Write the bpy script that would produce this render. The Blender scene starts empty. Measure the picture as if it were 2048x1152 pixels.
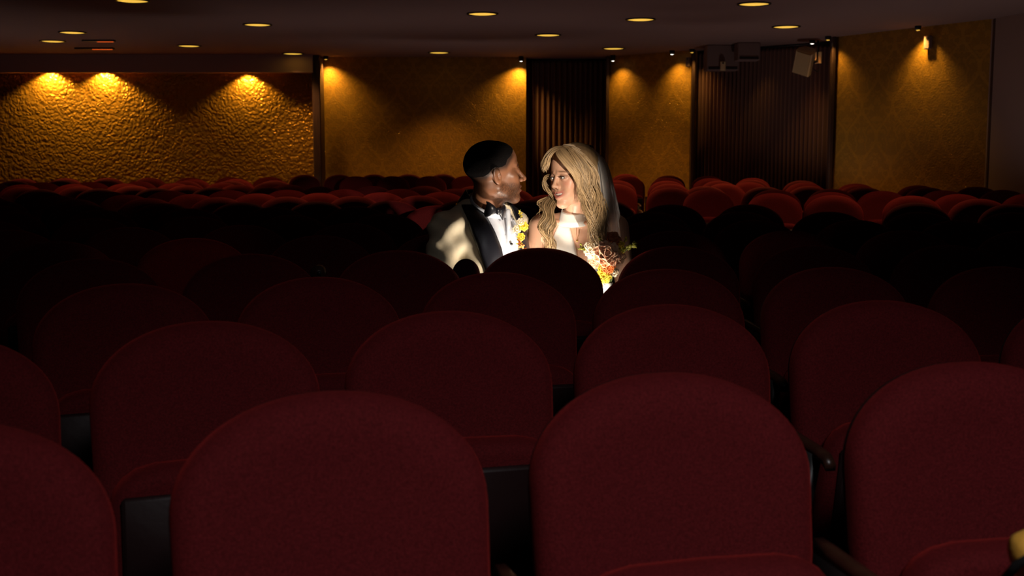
import bpy, math, random
import numpy as np
from mathutils import Matrix, Vector
random.seed(7); rng = np.random.default_rng(7)
C = bpy.context.scene.collection
PI = math.pi
# ------------------------------------------------------------------ camera, world, exposure
FPX, TH, CAMZ = 2360.0, math.atan(275/2360.0), 1.232
ct, st = math.cos(TH), math.sin(TH)
def P(x, y, D):                      # photo pixel + distance -> point in the room (used to measure where things stand)
    u, v = (x-1024)/FPX, (y-576)/FPX
    k = D/(ct - v*st)
    return Vector((u*k, D, CAMZ + (-st - v*ct)*k))
cam = bpy.data.cameras.new('camera'); co = bpy.data.objects.new('camera', cam); C.objects.link(co)
cam.sensor_width = 36; cam.lens = FPX/2048*36; cam.clip_start = 0.05; cam.clip_end = 100
co.location = (0, 0, CAMZ); co.rotation_euler = (PI/2 - TH, 0, 0)
cam.dof.use_dof = True; cam.dof.focus_distance = 4.5; cam.dof.aperture_fstop = 6.3
sc = bpy.context.scene; sc.camera = co
sc.view_settings.view_transform = 'Standard'; sc.view_settings.look = 'None'
sc.view_settings.gamma = 1; sc.view_settings.exposure = 0; sc.view_settings.use_curve_mapping = False
w = bpy.data.worlds.new('world'); sc.world = w; w.use_nodes = True
w.node_tree.nodes['Background'].inputs[0].default_value = (0.035, 0.016, 0.014, 1)
w.node_tree.nodes['Background'].inputs[1].default_value = 0.25
CEIL = CAMZ + 1.51
def lamp(kind, name, loc, power, col, aim=None, size=0.05, angle=90, blend=0.5):
    l = bpy.data.lights.new(name, kind); o = bpy.data.objects.new(name, l); C.objects.link(o)
    o.location = loc; l.energy = power; l.color = col
    if kind == 'AREA': l.size = size
    else: l.shadow_soft_size = size
    if kind == 'SPOT': l.spot_size = math.radians(angle); l.spot_blend = blend
    if aim is not None: o.rotation_euler = (Vector(aim)-Vector(loc)).to_track_quat('-Z', 'Y').to_euler()
    return o
AMBER = (1.0, 0.55, 0.12)
# the photographer's flash, hidden low behind the seat in front of the couple
lamp('SPOT', 'flash', P(1080, 592, 4.37), 12.5, (1.0, 0.87, 0.72), aim=P(1010, 340, 4.52), size=0.03, angle=130, blend=0.8)
lamp('SPOT', 'snooted_flash', (0.78, 1.40, 1.42), 500, (1.0, 0.85, 0.68), aim=P(1088, 380, 4.55), size=0.02, angle=8.8, blend=0.35)
lamp('SPOT', 'rose_fill', P(1158, 538, 4.345), 1.3, (1.0, 0.87, 0.72), aim=P(1222, 490, 4.44), size=0.02, angle=100, blend=0.6)  # extra fill spot, added to light the bouquet roses
lamp('SPOT', 'gap_fill', P(1199, 600, 4.345), 1.8, (1.0, 0.87, 0.72), aim=P(1215, 420, 4.65), size=0.025, angle=130, blend=0.5)  # another added fill, low in the seat gap, for bouquet and veil
# unseen fill spots, added for the front rows and the left seats
lamp('SPOT', 'front_fill', (0.7, -0.45, 2.62), 130, (1.0, 0.98, 1.0), aim=(0.3, 1.35, 0.4), size=0.2, angle=74, blend=1.0)
lamp('SPOT', 'seat_fill', P(505, 380, 4.0), 1.2, (1.0, 0.5, 0.3), aim=P(370, 500, 4.69), size=0.05, angle=50, blend=0.6)  # added to make the lit patch on the fifth-row seats
# unseen fill spots added near the floor to brighten the ceiling
for (x, y) in ((-6.6, 15.6), (-2.4, 14.2), (0.6, 13.6), (3.4, 15.6), (-0.6, 16.6), (4.3, 12.6), (-7.8, 12.0), (5.5, 10.0), (1.2, 9.6)):
    lamp('SPOT', 'ceiling_fill', (x, y, 0.35), 13, (1.0, 0.80, 0.78), aim=(x, y, 3), size=0.1, angle=150, blend=0.8)
# ------------------------------------------------------------------ materials
def mat(name, col, rough=0.6, metal=0.0, sheen=0.0, sheen_col=None, bump=0.0, bscale=60, var=0.0, emit=None, estr=1.0, spec=0.5, attr=False, trans=0.0, sss=0.0, stretch=None):
    m = bpy.data.materials.new(name); m.use_nodes = True; nt = m.node_tree; N = nt.nodes; L = nt.links
    b = N['Principled BSDF']; b.inputs['Base Color'].default_value = (*col, 1)
    b.inputs['Roughness'].default_value = rough; b.inputs['Metallic'].default_value = metal
    b.inputs['Specular IOR Level'].default_value = spec
    if sheen:
        b.inputs['Sheen Weight'].default_value = sheen; b.inputs['Sheen Roughness'].default_value = 0.35
        b.inputs['Sheen Tint'].default_value = (*(sheen_col or col), 1)
    if emit: b.inputs['Emission Color'].default_value = (*emit, 1); b.inputs['Emission Strength'].default_value = estr
    if sss:
        b.inputs['Subsurface Weight'].default_value = sss; b.inputs['Subsurface Scale'].default_value = 0.01
    tc = N.new('ShaderNodeTexCoord'); vec = tc.outputs['Object']
    if stretch:
        mp = N.new('ShaderNodeMapping'); mp.inputs['Scale'].default_value = stretch; L.new(vec, mp.inputs[0]); vec = mp.outputs[0]
    src = None
    if attr:
        a = N.new('ShaderNodeAttribute'); a.attribute_name = 'Col'; src = a.outputs['Color']
    if var:
        n = N.new('ShaderNodeTexNoise'); n.inputs['Scale'].default_value = bscale*0.7; n.inputs['Detail'].default_value = 4; L.new(vec, n.inputs['Vector'])
        mr = N.new('ShaderNodeMapRange'); mr.inputs[1].default_value = 0.3; mr.inputs[2].default_value = 0.7
        mr.inputs[3].default_value = 1-var; mr.inputs[4].default_value = 1+var; L.new(n.outputs['Fac'], mr.inputs[0])
        mx = N.new('ShaderNodeVectorMath'); mx.operation = 'SCALE'
        if src: L.new(src, mx.inputs[0])
        else: mx.inputs[0].default_value = col
        L.new(mr.outputs[0], mx.inputs['Scale']); src = mx.outputs[0]
    if src: L.new(src, b.inputs['Base Color'])
    if bump:
        n2 = N.new('ShaderNodeTexNoise'); n2.inputs['Scale'].default_value = bscale; n2.inputs['Detail'].default_value = 3; L.new(vec, n2.inputs['Vector'])
        bp = N.new('ShaderNodeBump'); bp.inputs['Strength'].default_value = bump; bp.inputs['Distance'].default_value = 0.004
        L.new(n2.outputs['Fac'], bp.inputs['Height']); L.new(bp.outputs[0], b.inputs['Normal'])
    return m
def gold_wall(name, hammered):
    m = mat(name, (0.50, 0.27, 0.035), 0.45, 0.72 if hammered else 0.35); nt = m.node_tree; N = nt.nodes; L = nt.links; b = N['Principled BSDF']
    tc = N.new('ShaderNodeTexCoord'); vec = tc.outputs['Object']
    bp = N.new('ShaderNodeBump'); bp.inputs['Distance'].default_value = 0.03
    if hammered:
        nz = N.new('ShaderNodeTexNoise'); nz.inputs['Scale'].default_value = 7; nz.inputs['Detail'].default_value = 5; L.new(vec, nz.inputs[0])
        ds = N.new('ShaderNodeVectorMath'); ds.operation = 'MULTIPLY_ADD'; L.new(nz.outputs['Color'], ds.inputs[0]); ds.inputs[1].default_value = (.12, .12, .12); L.new(vec, ds.inputs[2])
        vo = N.new('ShaderNodeTexVoronoi'); vo.feature = 'SMOOTH_F1'; vo.inputs['Scale'].default_value = 21; vo.inputs['Smoothness'].default_value = .35; L.new(ds.outputs[0], vo.inputs['Vector'])
        n3 = N.new('ShaderNodeTexNoise'); n3.inputs['Scale'].default_value = 40; n3.inputs['Detail'].default_value = 4; L.new(vec, n3.inputs[0])
        ad = N.new('ShaderNodeMath'); ad.operation = 'ADD'; mn = N.new('ShaderNodeMath'); mn.operation = 'MULTIPLY'; mn.inputs[1].default_value = -1.3; L.new(vo.outputs['Distance'], mn.inputs[0]); mh = N.new('ShaderNodeMath'); mh.operation = 'MULTIPLY'; mh.inputs[1].default_value = .35; L.new(n3.outputs['Fac'], mh.inputs[0]); L.new(mn.outputs[0], ad.inputs[0]); L.new(mh.outputs[0], ad.inputs[1])
        L.new(ad.outputs[0], bp.inputs['Height']); bp.inputs['Strength'].default_value = 0.75; bp.inputs['Distance'].default_value = 0.016
        b.inputs['Roughness'].default_value = 0.30; b.inputs['Metallic'].default_value = 0.74
    else:
        # damask: mirrored ogee repeat with leafy scrolls, from sines of the folded coordinates
        sx = N.new('ShaderNodeSeparateXYZ'); L.new(vec, sx.inputs[0])
        def M(op, a, b_=None):
            n = N.new('ShaderNodeMath'); n.operation = op
            for i, q in enumerate((a, b_)):
                if q is None: continue
                if isinstance(q, (int, float)): n.inputs[i].default_value = q
                else: L.new(q, n.inputs[i])
            return n.outputs[0]
        X, Z = sx.outputs['X'], sx.outputs['Z']
        nz = N.new('ShaderNodeTexNoise'); nz.inputs['Scale'].default_value = 3; nz.inputs['Detail'].default_value = 2
        fx = M('ABSOLUTE', M('SUBTRACT', M('FRACT', M('MULTIPLY', X, 1.9)), 0.5))
        fz = M('FRACT', M('MULTIPLY', Z, 1.25))
        cb = N.new('ShaderNodeCombineXYZ'); L.new(fx, cb.inputs[0]); L.new(M('MULTIPLY', fz, 1.5), cb.inputs[1]); L.new(cb.outputs[0], nz.inputs[0])
        ogee = M('ABSOLUTE', M('SUBTRACT', fx, M('MULTIPLY', M('ADD', M('SINE', M('MULTIPLY', fz, 6.283)), 1.0), 0.25)))
        sn = M('SINE', M('ADD', M('MULTIPLY', nz.outputs['Fac'], 34.0), M('MULTIPLY', fx, 9.0)))
        pat = M('ADD', M('MULTIPLY', M('LESS_THAN', ogee, 0.05), 1.2), M('MULTIPLY', M('GREATER_THAN', sn, 0.25), 1.0))
        gr = N.new('ShaderNodeTexNoise'); gr.inputs['Scale'].default_value = 45; gr.inputs['Detail'].default_value = 4; L.new(vec, gr.inputs[0])
        hh = M('ADD', M('MULTIPLY', pat, 0.5), gr.outputs['Fac'])
        L.new(hh, bp.inputs['Height']); bp.inputs['Strength'].default_value = 0.6; bp.inputs['Distance'].default_value = 0.012
        mr = N.new('ShaderNodeMapRange'); mr.inputs[2].default_value = 1.6; mr.inputs[3].default_value = .48; mr.inputs[4].default_value = .36; L.new(pat, mr.inputs[0]); L.new(mr.outputs[0], b.inputs['Roughness'])
        cr = N.new('ShaderNodeMapRange'); cr.inputs[2].default_value = 1.6; cr.inputs[3].default_value = .84; cr.inputs[4].default_value = 1.14; L.new(pat, cr.inputs[0])
        vm = N.new('ShaderNodeVectorMath'); vm.operation = 'SCALE'; vm.inputs[0].default_value = (.50, .27, .035); L.new(cr.outputs[0], vm.inputs['Scale']); L.new(vm.outputs[0], b.inputs['Base Color'])
    L.new(bp.outputs[0], b.inputs['Normal'])
    return m
M_ = dict(
    velvet=mat('red_velvet', (0.105, 0.0085, 0.010), 0.85, sheen=0.36, sheen_col=(0.75, 0.05, 0.04), bump=0.5, bscale=420, var=0.35, spec=0.1),
    shell=mat('dark_seat_shell', (0.018, 0.006, 0.006), 0.5, bump=0.1, spec=0.3),
    wood=mat('dark_armrest_wood', (0.05, 0.018, 0.010), 0.35, var=0.3, bscale=30),
    iron=mat('black_iron', (0.012, 0.011, 0.011), 0.45),
    ceil=mat('brown_plaster', (0.30, 0.205, 0.18), 0.9, bump=0.15, bscale=30, spec=0.1),
    soffit=mat('dark_brown_paint', (0.50, 0.34, 0.30), 0.9, bump=0.1, spec=0.1),
    carpet=mat('dark_red_carpet', (0.03, 0.006, 0.007), 1.0, bump=0.4, bscale=200, spec=0.05),
    wallbrown=mat('dark_brown_wall', (0.34, 0.23, 0.19), 0.9, bump=0.1, spec=0.1),
    gold_h=gold_wall('hammered_gold_paper', True), gold_d=gold_wall('gold_damask_paper', False),
    post=mat('dark_stained_wood', (0.06, 0.03, 0.022), 0.5, var=0.3, bscale=12, stretch=(6, 6, .5)),
    curtain=mat('brown_curtain', (0.24, 0.13, 0.10), 0.8, sheen=0.3, bump=0.2, bscale=90, spec=0.1),
    duct=mat('dark_painted_casing', (0.25, 0.17, 0.15), 0.8, spec=0.1),
    lampglow=mat('lamp_glow', (0.9, 0.7, 0.3), 0.5, emit=(1.0, 0.57, 0.07), estr=0.95),
    bulb=mat('bulb_glow', (1, 1, 1), 0.5, emit=(1.0, 0.92, 0.8), estr=3.0),
    redglow=mat('red_reflection_glow', (0.6, 0.1, 0.02), 0.5, emit=(1.0, 0.13, 0.015), estr=0.7),  # emission imitating a red reflection
    brass=mat('brass_trim', (0.45, 0.27, 0.08), 0.35, 0.9),
    beige=mat('beige_plastic', (0.80, 0.60, 0.32), 0.55),
    grille=mat('beige_speaker_cloth', (0.60, 0.43, 0.21), 0.9, bump=0.4, bscale=300),
    cream=mat('cream_wool', (0.72, 0.62, 0.44), 0.75, bump=0.25, bscale=25, var=0.05, sheen=0.15, sheen_col=(1, .95, .85), spec=0.2),
    satin=mat('black_satin', (0.008, 0.008, 0.012), 0.33, bump=0.1, bscale=40),
    shirt=mat('white_cotton', (0.58, 0.60, 0.66), 0.7, bump=0.15, bscale=60, spec=0.3),
    trouser=mat('black_wool', (0.008, 0.008, 0.010), 0.85, spec=0.2),
    skin=mat('skin', (0.6, 0.36, 0.25), 0.42, attr=True, sss=0.12, bump=0.06, bscale=350, spec=0.45),
    hair_m=mat('black_cropped_hair', (0.0045, 0.0035, 0.0035), 0.95, bump=1.0, bscale=380, spec=0.08),
    hair_f=mat('blonde_hair', (0.5, 0.3, 0.12), 0.42, attr=True, spec=0.5),
    eyewhite=mat('eye', (0.8, 0.8, 0.78), 0.15, attr=True),
    teeth=mat('teeth', (0.66, 0.60, 0.53), 0.25),
    dress=mat('ivory_satin', (0.72, 0.69, 0.64), 0.45, bump=0.12, bscale=14, sheen=0.2, sheen_col=(1, 1, 1)),
    leaf=mat('yellow_green_leaf', (0.28, 0.26, 0.03), 0.5, var=0.3, bscale=50),
    stem=mat('green_stem', (0.10, 0.12, 0.03), 0.6),
    peach=mat('peach_petal', (0.85, 0.50, 0.32), 0.6, var=0.18, bscale=40, sss=0.1),
    rust=mat('rust_petal', (0.45, 0.14, 0.05), 0.65, var=0.25, bscale=40),
    ivory=mat('ivory_petal', (0.88, 0.76, 0.58), 0.6, var=0.1, bscale=40),
    yellow=mat('yellow_petal', (0.80, 0.62, 0.06), 0.6, var=0.2, bscale=40),
    orange=mat('orange_petal', (0.75, 0.22, 0.05), 0.6, var=0.2, bscale=40),
    ribbon=mat('white_ribbon', (0.85, 0.80, 0.74), 0.5),
    tan=mat('orange_yellow_cloth', (0.85, 0.42, 0.05), 0.8, bump=0.3, bscale=80),
)
def veil_mat():
    m = bpy.data.materials.new('white_tulle'); m.use_nodes = True; nt = m.node_tree; N = nt.nodes; L = nt.links
    out = N['Material Output']; b = N['Principled BSDF']; b.inputs['Base Color'].default_value = (.9, .9, .92, 1); b.inputs['Roughness'].default_value = .8
    tr = N.new('ShaderNodeBsdfTransparent'); mx = N.new('ShaderNodeMixShader')
    tl = N.new('ShaderNodeBsdfTranslucent'); tl.inputs[0].default_value = (.9, .9, .92, 1)
    m2 = N.new('ShaderNodeMixShader'); m2.inputs[0].default_value = .45; L.new(b.outputs[0], m2.inputs[1]); L.new(tl.outputs[0], m2.inputs[2])
    mx.inputs[0].default_value = .58
    L.new(tr.outputs[0], mx.inputs[1]); L.new(m2.outputs[0], mx.inputs[2]); L.new(mx.outputs[0], out.inputs[0]); return m
M_['veil'] = veil_mat()
# ------------------------------------------------------------------ mesh helpers
def mesh(name, V, F, m, smooth=True, cols=None):
    me = bpy.data.meshes.new(name); me.from_pydata([tuple(map(float, v)) for v in V], [], [tuple(map(int, f)) for f in F])
    if m is not None: me.materials.append(m)
    if smooth: me.polygons.foreach_set('use_smooth', [True]*len(me.polygons))
    if cols is not None:
        a = me.color_attributes.new('Col', 'FLOAT_COLOR', 'POINT')
        c = np.ones((len(V), 4), np.float32); c[:, :3] = cols; a.data.foreach_set('color', c.ravel())
    me.update(); return me
def link(name, me, parent=None, **props):
    o = bpy.data.objects.new(name, me); C.objects.link(o)
    if parent is not None: o.parent = parent
    for k, v in props.items(): o[k] = v
    return o
def part(name, V, F, m, parent, smooth=True, cols=None, **props):
    return link(name, mesh(name, V, F, m, smooth, cols), parent, **props)
def thing(name, label, cat, loc=(0, 0, 0), rz=0, group=None):
    o = bpy.data.objects.new(name, None); C.objects.link(o); o.empty_display_size = 0.1
    o.location = loc; o.rotation_euler = (0, 0, rz); o['label'] = label; o['category'] = cat
    if group: o['group'] = group
    return o
class MB:
    def __init__(s): s.V = []; s.F = []
    def add(s, V, F):
        n = len(s.V); s.V += [tuple(v) for v in V]; s.F += [tuple(i+n for i in f) for f in F]; return s
    def box(s, c, d, R=None, bev=0.0):
        x, y, z = d[0]/2, d[1]/2, d[2]/2
        if bev <= 0:
            V = [Vector((sx*x, sy*y, sz*z)) for sz in (-1, 1) for sy in (-1, 1) for sx in (-1, 1)]
            F = [(0, 2, 3, 1), (4, 5, 7, 6), (0, 1, 5, 4), (2, 6, 7, 3), (0, 4, 6, 2), (1, 3, 7, 5)]
        else:
            b = min(bev, x*.9, y*.9, z*.9); V = []; F = []
            rings = [(-z, b), (-z+b, 0), (z-b, 0), (z, b)]
            for (zz, i) in rings:
                for (px, py) in ((-x+i, -y+b+i*.0), (-x+b, -y+i), (x-b, -y+i), (x-i, -y+b), (x-i, y-b), (x-b, y-i), (-x+b, y-i), (-x+i, y-b)):
                    V.append(Vector((px, py, zz)))
            for r in range(3):
                for k in range(8): F.append((r*8+k, r*8+(k+1) % 8, (r+1)*8+(k+1) % 8, (r+1)*8+k))
            F.append(tuple(range(7, -1, -1))); F.append(tuple(range(24, 32)))
        if R is not None: V = [R @ v for v in V]
        return s.add([v+Vector(c) for v in V], F)
    def tube(s, pts, rad, n=8, cap=True):
        pts = [Vector(p) for p in pts]; k = len(pts)
        if not hasattr(rad, '__len__'): rad = [rad]*k
        V = []; F = []; up = None
        for i in range(k):
            t = (pts[min(i+1, k-1)]-pts[max(i-1, 0)]).normalized()
            if up is None: up = t.orthogonal().normalized()
            up = (up - t*up.dot(t)); up = up.normalized() if up.length > 1e-6 else t.orthogonal().normalized()
            sd = t.cross(up)
            for j in range(n):
                a = 2*PI*j/n; V.append(pts[i] + (up*math.cos(a)+sd*math.sin(a))*rad[i])
        for i in range(k-1):
            for j in range(n): F.append((i*n+j, i*n+(j+1) % n, (i+1)*n+(j+1) % n, (i+1)*n+j))
        if cap: F.append(tuple(range(n-1, -1, -1))); F.append(tuple(range((k-1)*n, k*n)))
        return s.add(V, F)
    def loft(s, rings, closed=True, cap=True):
        n = len(rings[0]); V = [p for r in rings for p in r]; F = []
        for i in range(len(rings)-1):
            for j in range(n if closed else n-1): F.append((i*n+j, i*n+(j+1) % n, (i+1)*n+(j+1) % n, (i+1)*n+j))
        if cap and closed: F.append(tuple(range(n-1, -1, -1))); F.append(tuple(range((len(rings)-1)*n, len(rings)*n)))
        return s.add(V, F)
    def ball(s, c, r, nu=12, nv=8, R=None):
        r = r if hasattr(r, '__len__') else (r, r, r); V = []; F = []
        for i in range(1, nv):
            for j in range(nu):
                a, b = PI*i/nv, 2*PI*j/nu; v = Vector((r[0]*math.sin(a)*math.cos(b), r[1]*math.sin(a)*math.sin(b), r[2]*math.cos(a))); V.append(v)
        V += [Vector((0, 0, r[2])), Vector((0, 0, -r[2]))]; t, b_ = len(V)-2, len(V)-1
        for i in range(nv-2):
            for j in range(nu): F.append((i*nu+j, (i+1)*nu+j, (i+1)*nu+(j+1) % nu, i*nu+(j+1) % nu))
        for j in range(nu): F.append((t, j, (j+1) % nu)); F.append((b_, (nv-2)*nu+(j+1) % nu, (nv-2)*nu+j))
        if R is not None: V = [R @ v for v in V]
        return s.add([v+Vector(c) for v in V], F)
    def out(s, name, m, parent=None, smooth=True, **props): return part(name, s.V, s.F, M_[m] if isinstance(m, str) else m, parent, smooth, **props)
    def me(s, name, m, smooth=True): return mesh(name, s.V, s.F, M_[m], smooth)
def struct(o, label=None):
    o['kind'] = 'structure'
    return o
# ------------------------------------------------------------------ the setting
struct(MB().box((0, 9, -0.05), (26, 24, 0.1)).out('floor', 'carpet', smooth=False))
struct(MB().box((0, 9.4, CEIL+0.06), (26, 23.6, 0.12)).out('ceiling', 'ceil', smooth=False))
def wall_seg(name, a, b, m, z0=0.0, z1=CEIL, th=0.15):
    a, b = Vector((a[0], a[1], 0)), Vector((b[0], b[1], 0)); d = b-a; L = d.length; ang = math.atan2(d.y, d.x)
    o = MB().box((L/2, th/2, (z0+z1)/2), (L, th, z1-z0)).out(name, m, smooth=False); o.location = a; o.rotation_euler = (0, 0, ang)
    return struct(o)
BW = 19.5
xl = lambda px, D: P(px, 200, D).x
wall_seg('wall_back_left', (-12.9, BW), (xl(634, BW), BW), 'gold_h')
wall_seg('wall_back_centre', (xl(634, BW), BW), (xl(1052, BW), BW), 'gold_d')
A1, A2 = (xl(1218, 19.4), 19.4), (xl(1381, 18.2), 18.2)
wall_seg('wall_back_inner', A1, A2, 'gold_d')
B1, B2 = (xl(1667, 16.1), 16.1), (xl(1976, 13.9), 13.9)
wall_seg('wall_back_right', B1, B2, 'gold_d')
wall_seg('wall_right', B2, (6.6, 8.0), 'wallbrown')
wall_seg('wall_right_front', (6.6, 8.0), (8.2, -2.0), 'wallbrown')
wall_seg('wall_left', (-12.8, -2.0), (-12.8, BW), 'wallbrown')
wall_seg('wall_door_recess', (xl(1052, BW)-.3, 20.6), (A1[0]+.6, 20.6), 'wallbrown')
wall_seg('wall_booth', (A2[0]-.3, 19.4), (B1[0]+1.2, 17.3), 'wallbrown')
# bulkhead above the left wall and the post at its end
zb = P(300, 146, 19.15).z
struct(MB().box(((-12.9+xl(628, 19.1))/2, 19.1, (zb+CEIL)/2), (12.9+xl(628, 19.1), 0.16, CEIL-zb)).out('ceiling_bulkhead', 'soffit', smooth=False))
po = MB().box((xl(636, 19.25), 19.28, CEIL/2), (0.13, 0.40, CEIL), bev=0.012).out('trim_1', 'post', smooth=False); struct(po)
for i, (a, b) in enumerate(((A1, 'l'), (A2, 'r'), (B1, 'l'), (B2, 'r'))):
    struct(MB().box((a[0]+(-.03 if b == 'l' else .03), a[1]-.02, CEIL/2), (0.05, 0.12, CEIL), bev=0.008).out('trim_%d' % (i+2), 'post', smooth=False))
for i, (a, b) in enumerate((((-12.8, BW), (xl(628, BW), BW)), ((xl(645, BW), BW), (xl(1052, BW), BW)))):
    struct(MB().box(((a[0]+b[0])/2, BW-.012, 0.06), (b[0]-a[0], 0.024, 0.12)).out('baseboard_%s' % ('left', 'centre')[i], 'post', smooth=False))
def curtain(name, a, b, label, z0, z1, folds, amp=0.05, group=None):
    a, b = Vector((a[0], a[1], 0)), Vector((b[0], b[1], 0)); d = b-a; nrm = Vector((d.y, -d.x, 0)).normalized()
    n = folds*8; V = []; F = []
    for i, z in enumerate((z1, z1-.06, (z0+z1)/2, z0)):
        for j in range(n+1):
            t = j/n; ph = 2*PI*folds*t + .7*math.sin(9*t+i*.2)
            off = amp*(0.55 if i == 0 else 1)*math.sin(ph)
            V.append(a + d*t + nrm*off + Vector((0, 0, z)))
    for i in range(3):
        for j in range(n): F.append((i*(n+1)+j, (i+1)*(n+1)+j, (i+1)*(n+1)+j+1, i*(n+1)+j+1))
    t = thing(name, label, 'curtain')
    o = part('drape', V, F, M_['curtain'], t); mo = o.modifiers.new('thick', 'SOLIDIFY'); mo.thickness = 0.006
    MB().tube([a+Vector((0, 0, z1+.015)), b+Vector((0, 0, z1+.015))], 0.018, 8).out('rail', 'iron', t)
    return t
curtain('door_curtain', (xl(1053, 19.9), 19.9), (xl(1222, 19.9), 19.9), 'dark brown pleated curtain closing the doorway behind the bride', 0.02, CEIL-.03, 16)
curtain('booth_curtain', (A2[0]+.06, 18.4), (B1[0]+.1, 16.75), 'long dark pleated curtain behind the tilted loudspeaker', 0.02, CEIL-.03, 34)
# casings and beams in front of the booth curtain
def cas(x0, x1, y0, y1, D, th, label):
    a, b = P(x0, y0, D), P(x1, y1, D)
    t = thing('hanging_casing', label, 'casing', ((a.x+b.x)/2, D, b.z))
    h = CEIL - b.z
    MB().box((0, 0, h/2), (abs(b.x-a.x), th, h), bev=.01).out('case', 'duct', t, smooth=False)
    MB().box((0, -th/2-.006, .03), (abs(b.x-a.x)-.05, .012, .03)).out('lip', 'iron', t, smooth=False)
cas(1411, 1474, 100, 142, 17.4, .3, 'dark boxed casing hanging beside the small beige box')
cas(1472, 1516, 100, 122, 17.0, .3, 'shallow dark casing hanging between two lit curtain folds')
# ------------------------------------------------------------------ wall and ceiling lamps
def disc(r, z, n=28): return [(r*math.cos(2*PI*k/n), r*math.sin(2*PI*k/n), z) for k in range(n)]
def ring_me():
    m = MB(); R1, R2 = .157, .175
    m.loft([disc(R1, 0.0), disc(R2, -0.001), disc(R2, -.012), disc(R1, -.014), disc(R1, 0.0)], cap=False); return m.me('trim_ring', 'iron')
def lens_me():
    m = MB(); m.loft([disc(.156, -.004), disc(.12, -.010), disc(.05, -.012)], cap=True); return m.me('lamp_lens', 'lampglow')
RING, LENS = ring_me(), lens_me()
DL = [(265, 9, 'nearest the upper left corner'), (515, 55, 'above the dark post, second from left in front'), (145, 70, 'upper of the close pair at far left'), (106, 87, 'lower of the close pair at far left'),
      (378, 96, 'above the middle of the left gold wall'), (586, 111, 'next to the top of the dark post'), (878, 109, 'above the centre gold wall'), (965, 34, 'high above the groom'),
      (1096, 75, 'above the left side of the dark doorway'), (1227, 101, 'above the right side of the dark doorway'), (1281, 45, 'high between bride and inner gold wall'), (1146, -1, 'cut off by the top edge'),
      (1508, 15, 'in the top right, largest one there'), (1572, 59, 'above the tilted loudspeaker')]
for (x, y, lab) in DL:
    D = 1.51*FPX/(301-y)
    p = P(x, y, D); p = Vector((p.x, D, CEIL))
    t = thing('ceiling_downlight', 'round yellow recessed ceiling downlight ' + lab, 'light', p, 0, 'ceiling downlights')
    link('trim_ring', RING, t); link('lamp_lens', LENS, t)
    lamp('SPOT', 'downlight_beam', (p.x, p.y, CEIL-.03), 115.0, (1.0, .50, .16), aim=(p.x, p.y, 0), size=.12, angle=100, blend=.8)
for (x, y, w_) in ((-1.6, 9.6, 'leftmost'), (.7, 9.9, 'middle'), (2.9, 9.2, 'rightmost')):
    t = thing('ceiling_downlight', 'round yellow ceiling downlight, %s of three above the middle rows' % w_, 'light', (x, y, CEIL), 0, 'ceiling downlights')
    link('trim_ring', RING, t); link('lamp_lens', LENS, t)
    lamp('SPOT', 'downlight_beam', (x, y, CEIL-.03), 85.0, (1.0, .48, .2), aim=(x, y, 0), size=.12, angle=100, blend=.8)
def washer(px, py, D, power, label, angle=95, off=.17, col=AMBER, bulb=True, aimdx=0, nrm=(0, -1), blend=1.0):
    p = P(px, py, D); loc = Vector((p.x+nrm[0]*off, p.y+nrm[1]*off, min(p.z, CEIL-.05)))
    t = thing('wall_washer', label, 'light', loc)
    m = MB(); m.loft([disc(.035, .0, 14), disc(.04, .03, 14), disc(.04, max(.04, CEIL-loc.z), 14)]); m.out('can', 'iron', t)
    MB().ball((0, 0, 0.004), (.026, .026, .012)).out('bulb', 'bulb' if bulb else 'lampglow', t)
    lamp('SPOT', 'washer_beam', loc+Vector((0, 0, -.015)), power, col, aim=loc+Vector((aimdx-nrm[0]*.12, -nrm[1]*.12, -.9)), size=.03, angle=angle+25, blend=blend)
washer(100, 136, BW, 170, 'hidden amber wall washer, left of the pair above the left gold wall', 100, bulb=False, off=.15, blend=.45)
washer(208, 136, BW, 170, 'hidden amber wall washer, right of the pair above the left gold wall', 100, bulb=False, off=.15, blend=.45)
washer(495, 141, BW, 105, 'hidden amber wall washer above the right half of the left gold wall', 96, bulb=False, off=.15, blend=.45)
washer(655, 120, BW, 62, 'amber wall washer tucked beside the dark post', 90, bulb=False, aimdx=.1)
washer(1042, 124, BW, 62, 'amber wall washer at the left edge of the dark doorway', 95, aimdx=-.1)
nA = Vector((A2[1]-A1[1], -(A2[0]-A1[0]), 0)).normalized(); nB = Vector((B2[1]-B1[1], -(B2[0]-B1[0]), 0)).normalized()
washer(1240, 123, 19.2, 22, 'small bright wall washer above left edge of the inner gold wall', 85, nrm=nA, aimdx=.12)
washer(1358, 110, 18.35, 30, 'small bright wall washer above right edge of the inner gold wall', 85, nrm=nA)
washer(1398, 103, 18.1, 16, 'amber washer lighting the left end of the booth curtain', 80, nrm=nA, bulb=False)
washer(1532, 88, 17.3, 4, 'amber washer lighting the middle of the booth curtain', 40, nrm=nB, bulb=False)
washer(1643, 80, 16.6, 5, 'small white washer above the reddish end of the booth curtain', 45, nrm=nB, col=(1, .4, .1))
washer(1675, 80, 16.05, 16, 'amber washer at the left edge of the right gold wall', 80, nrm=nB, bulb=False)
washer(1856, 56, 14.75, 36, 'amber washer above the middle of the right gold wall', 80, nrm=nB, bulb=False)
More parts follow.
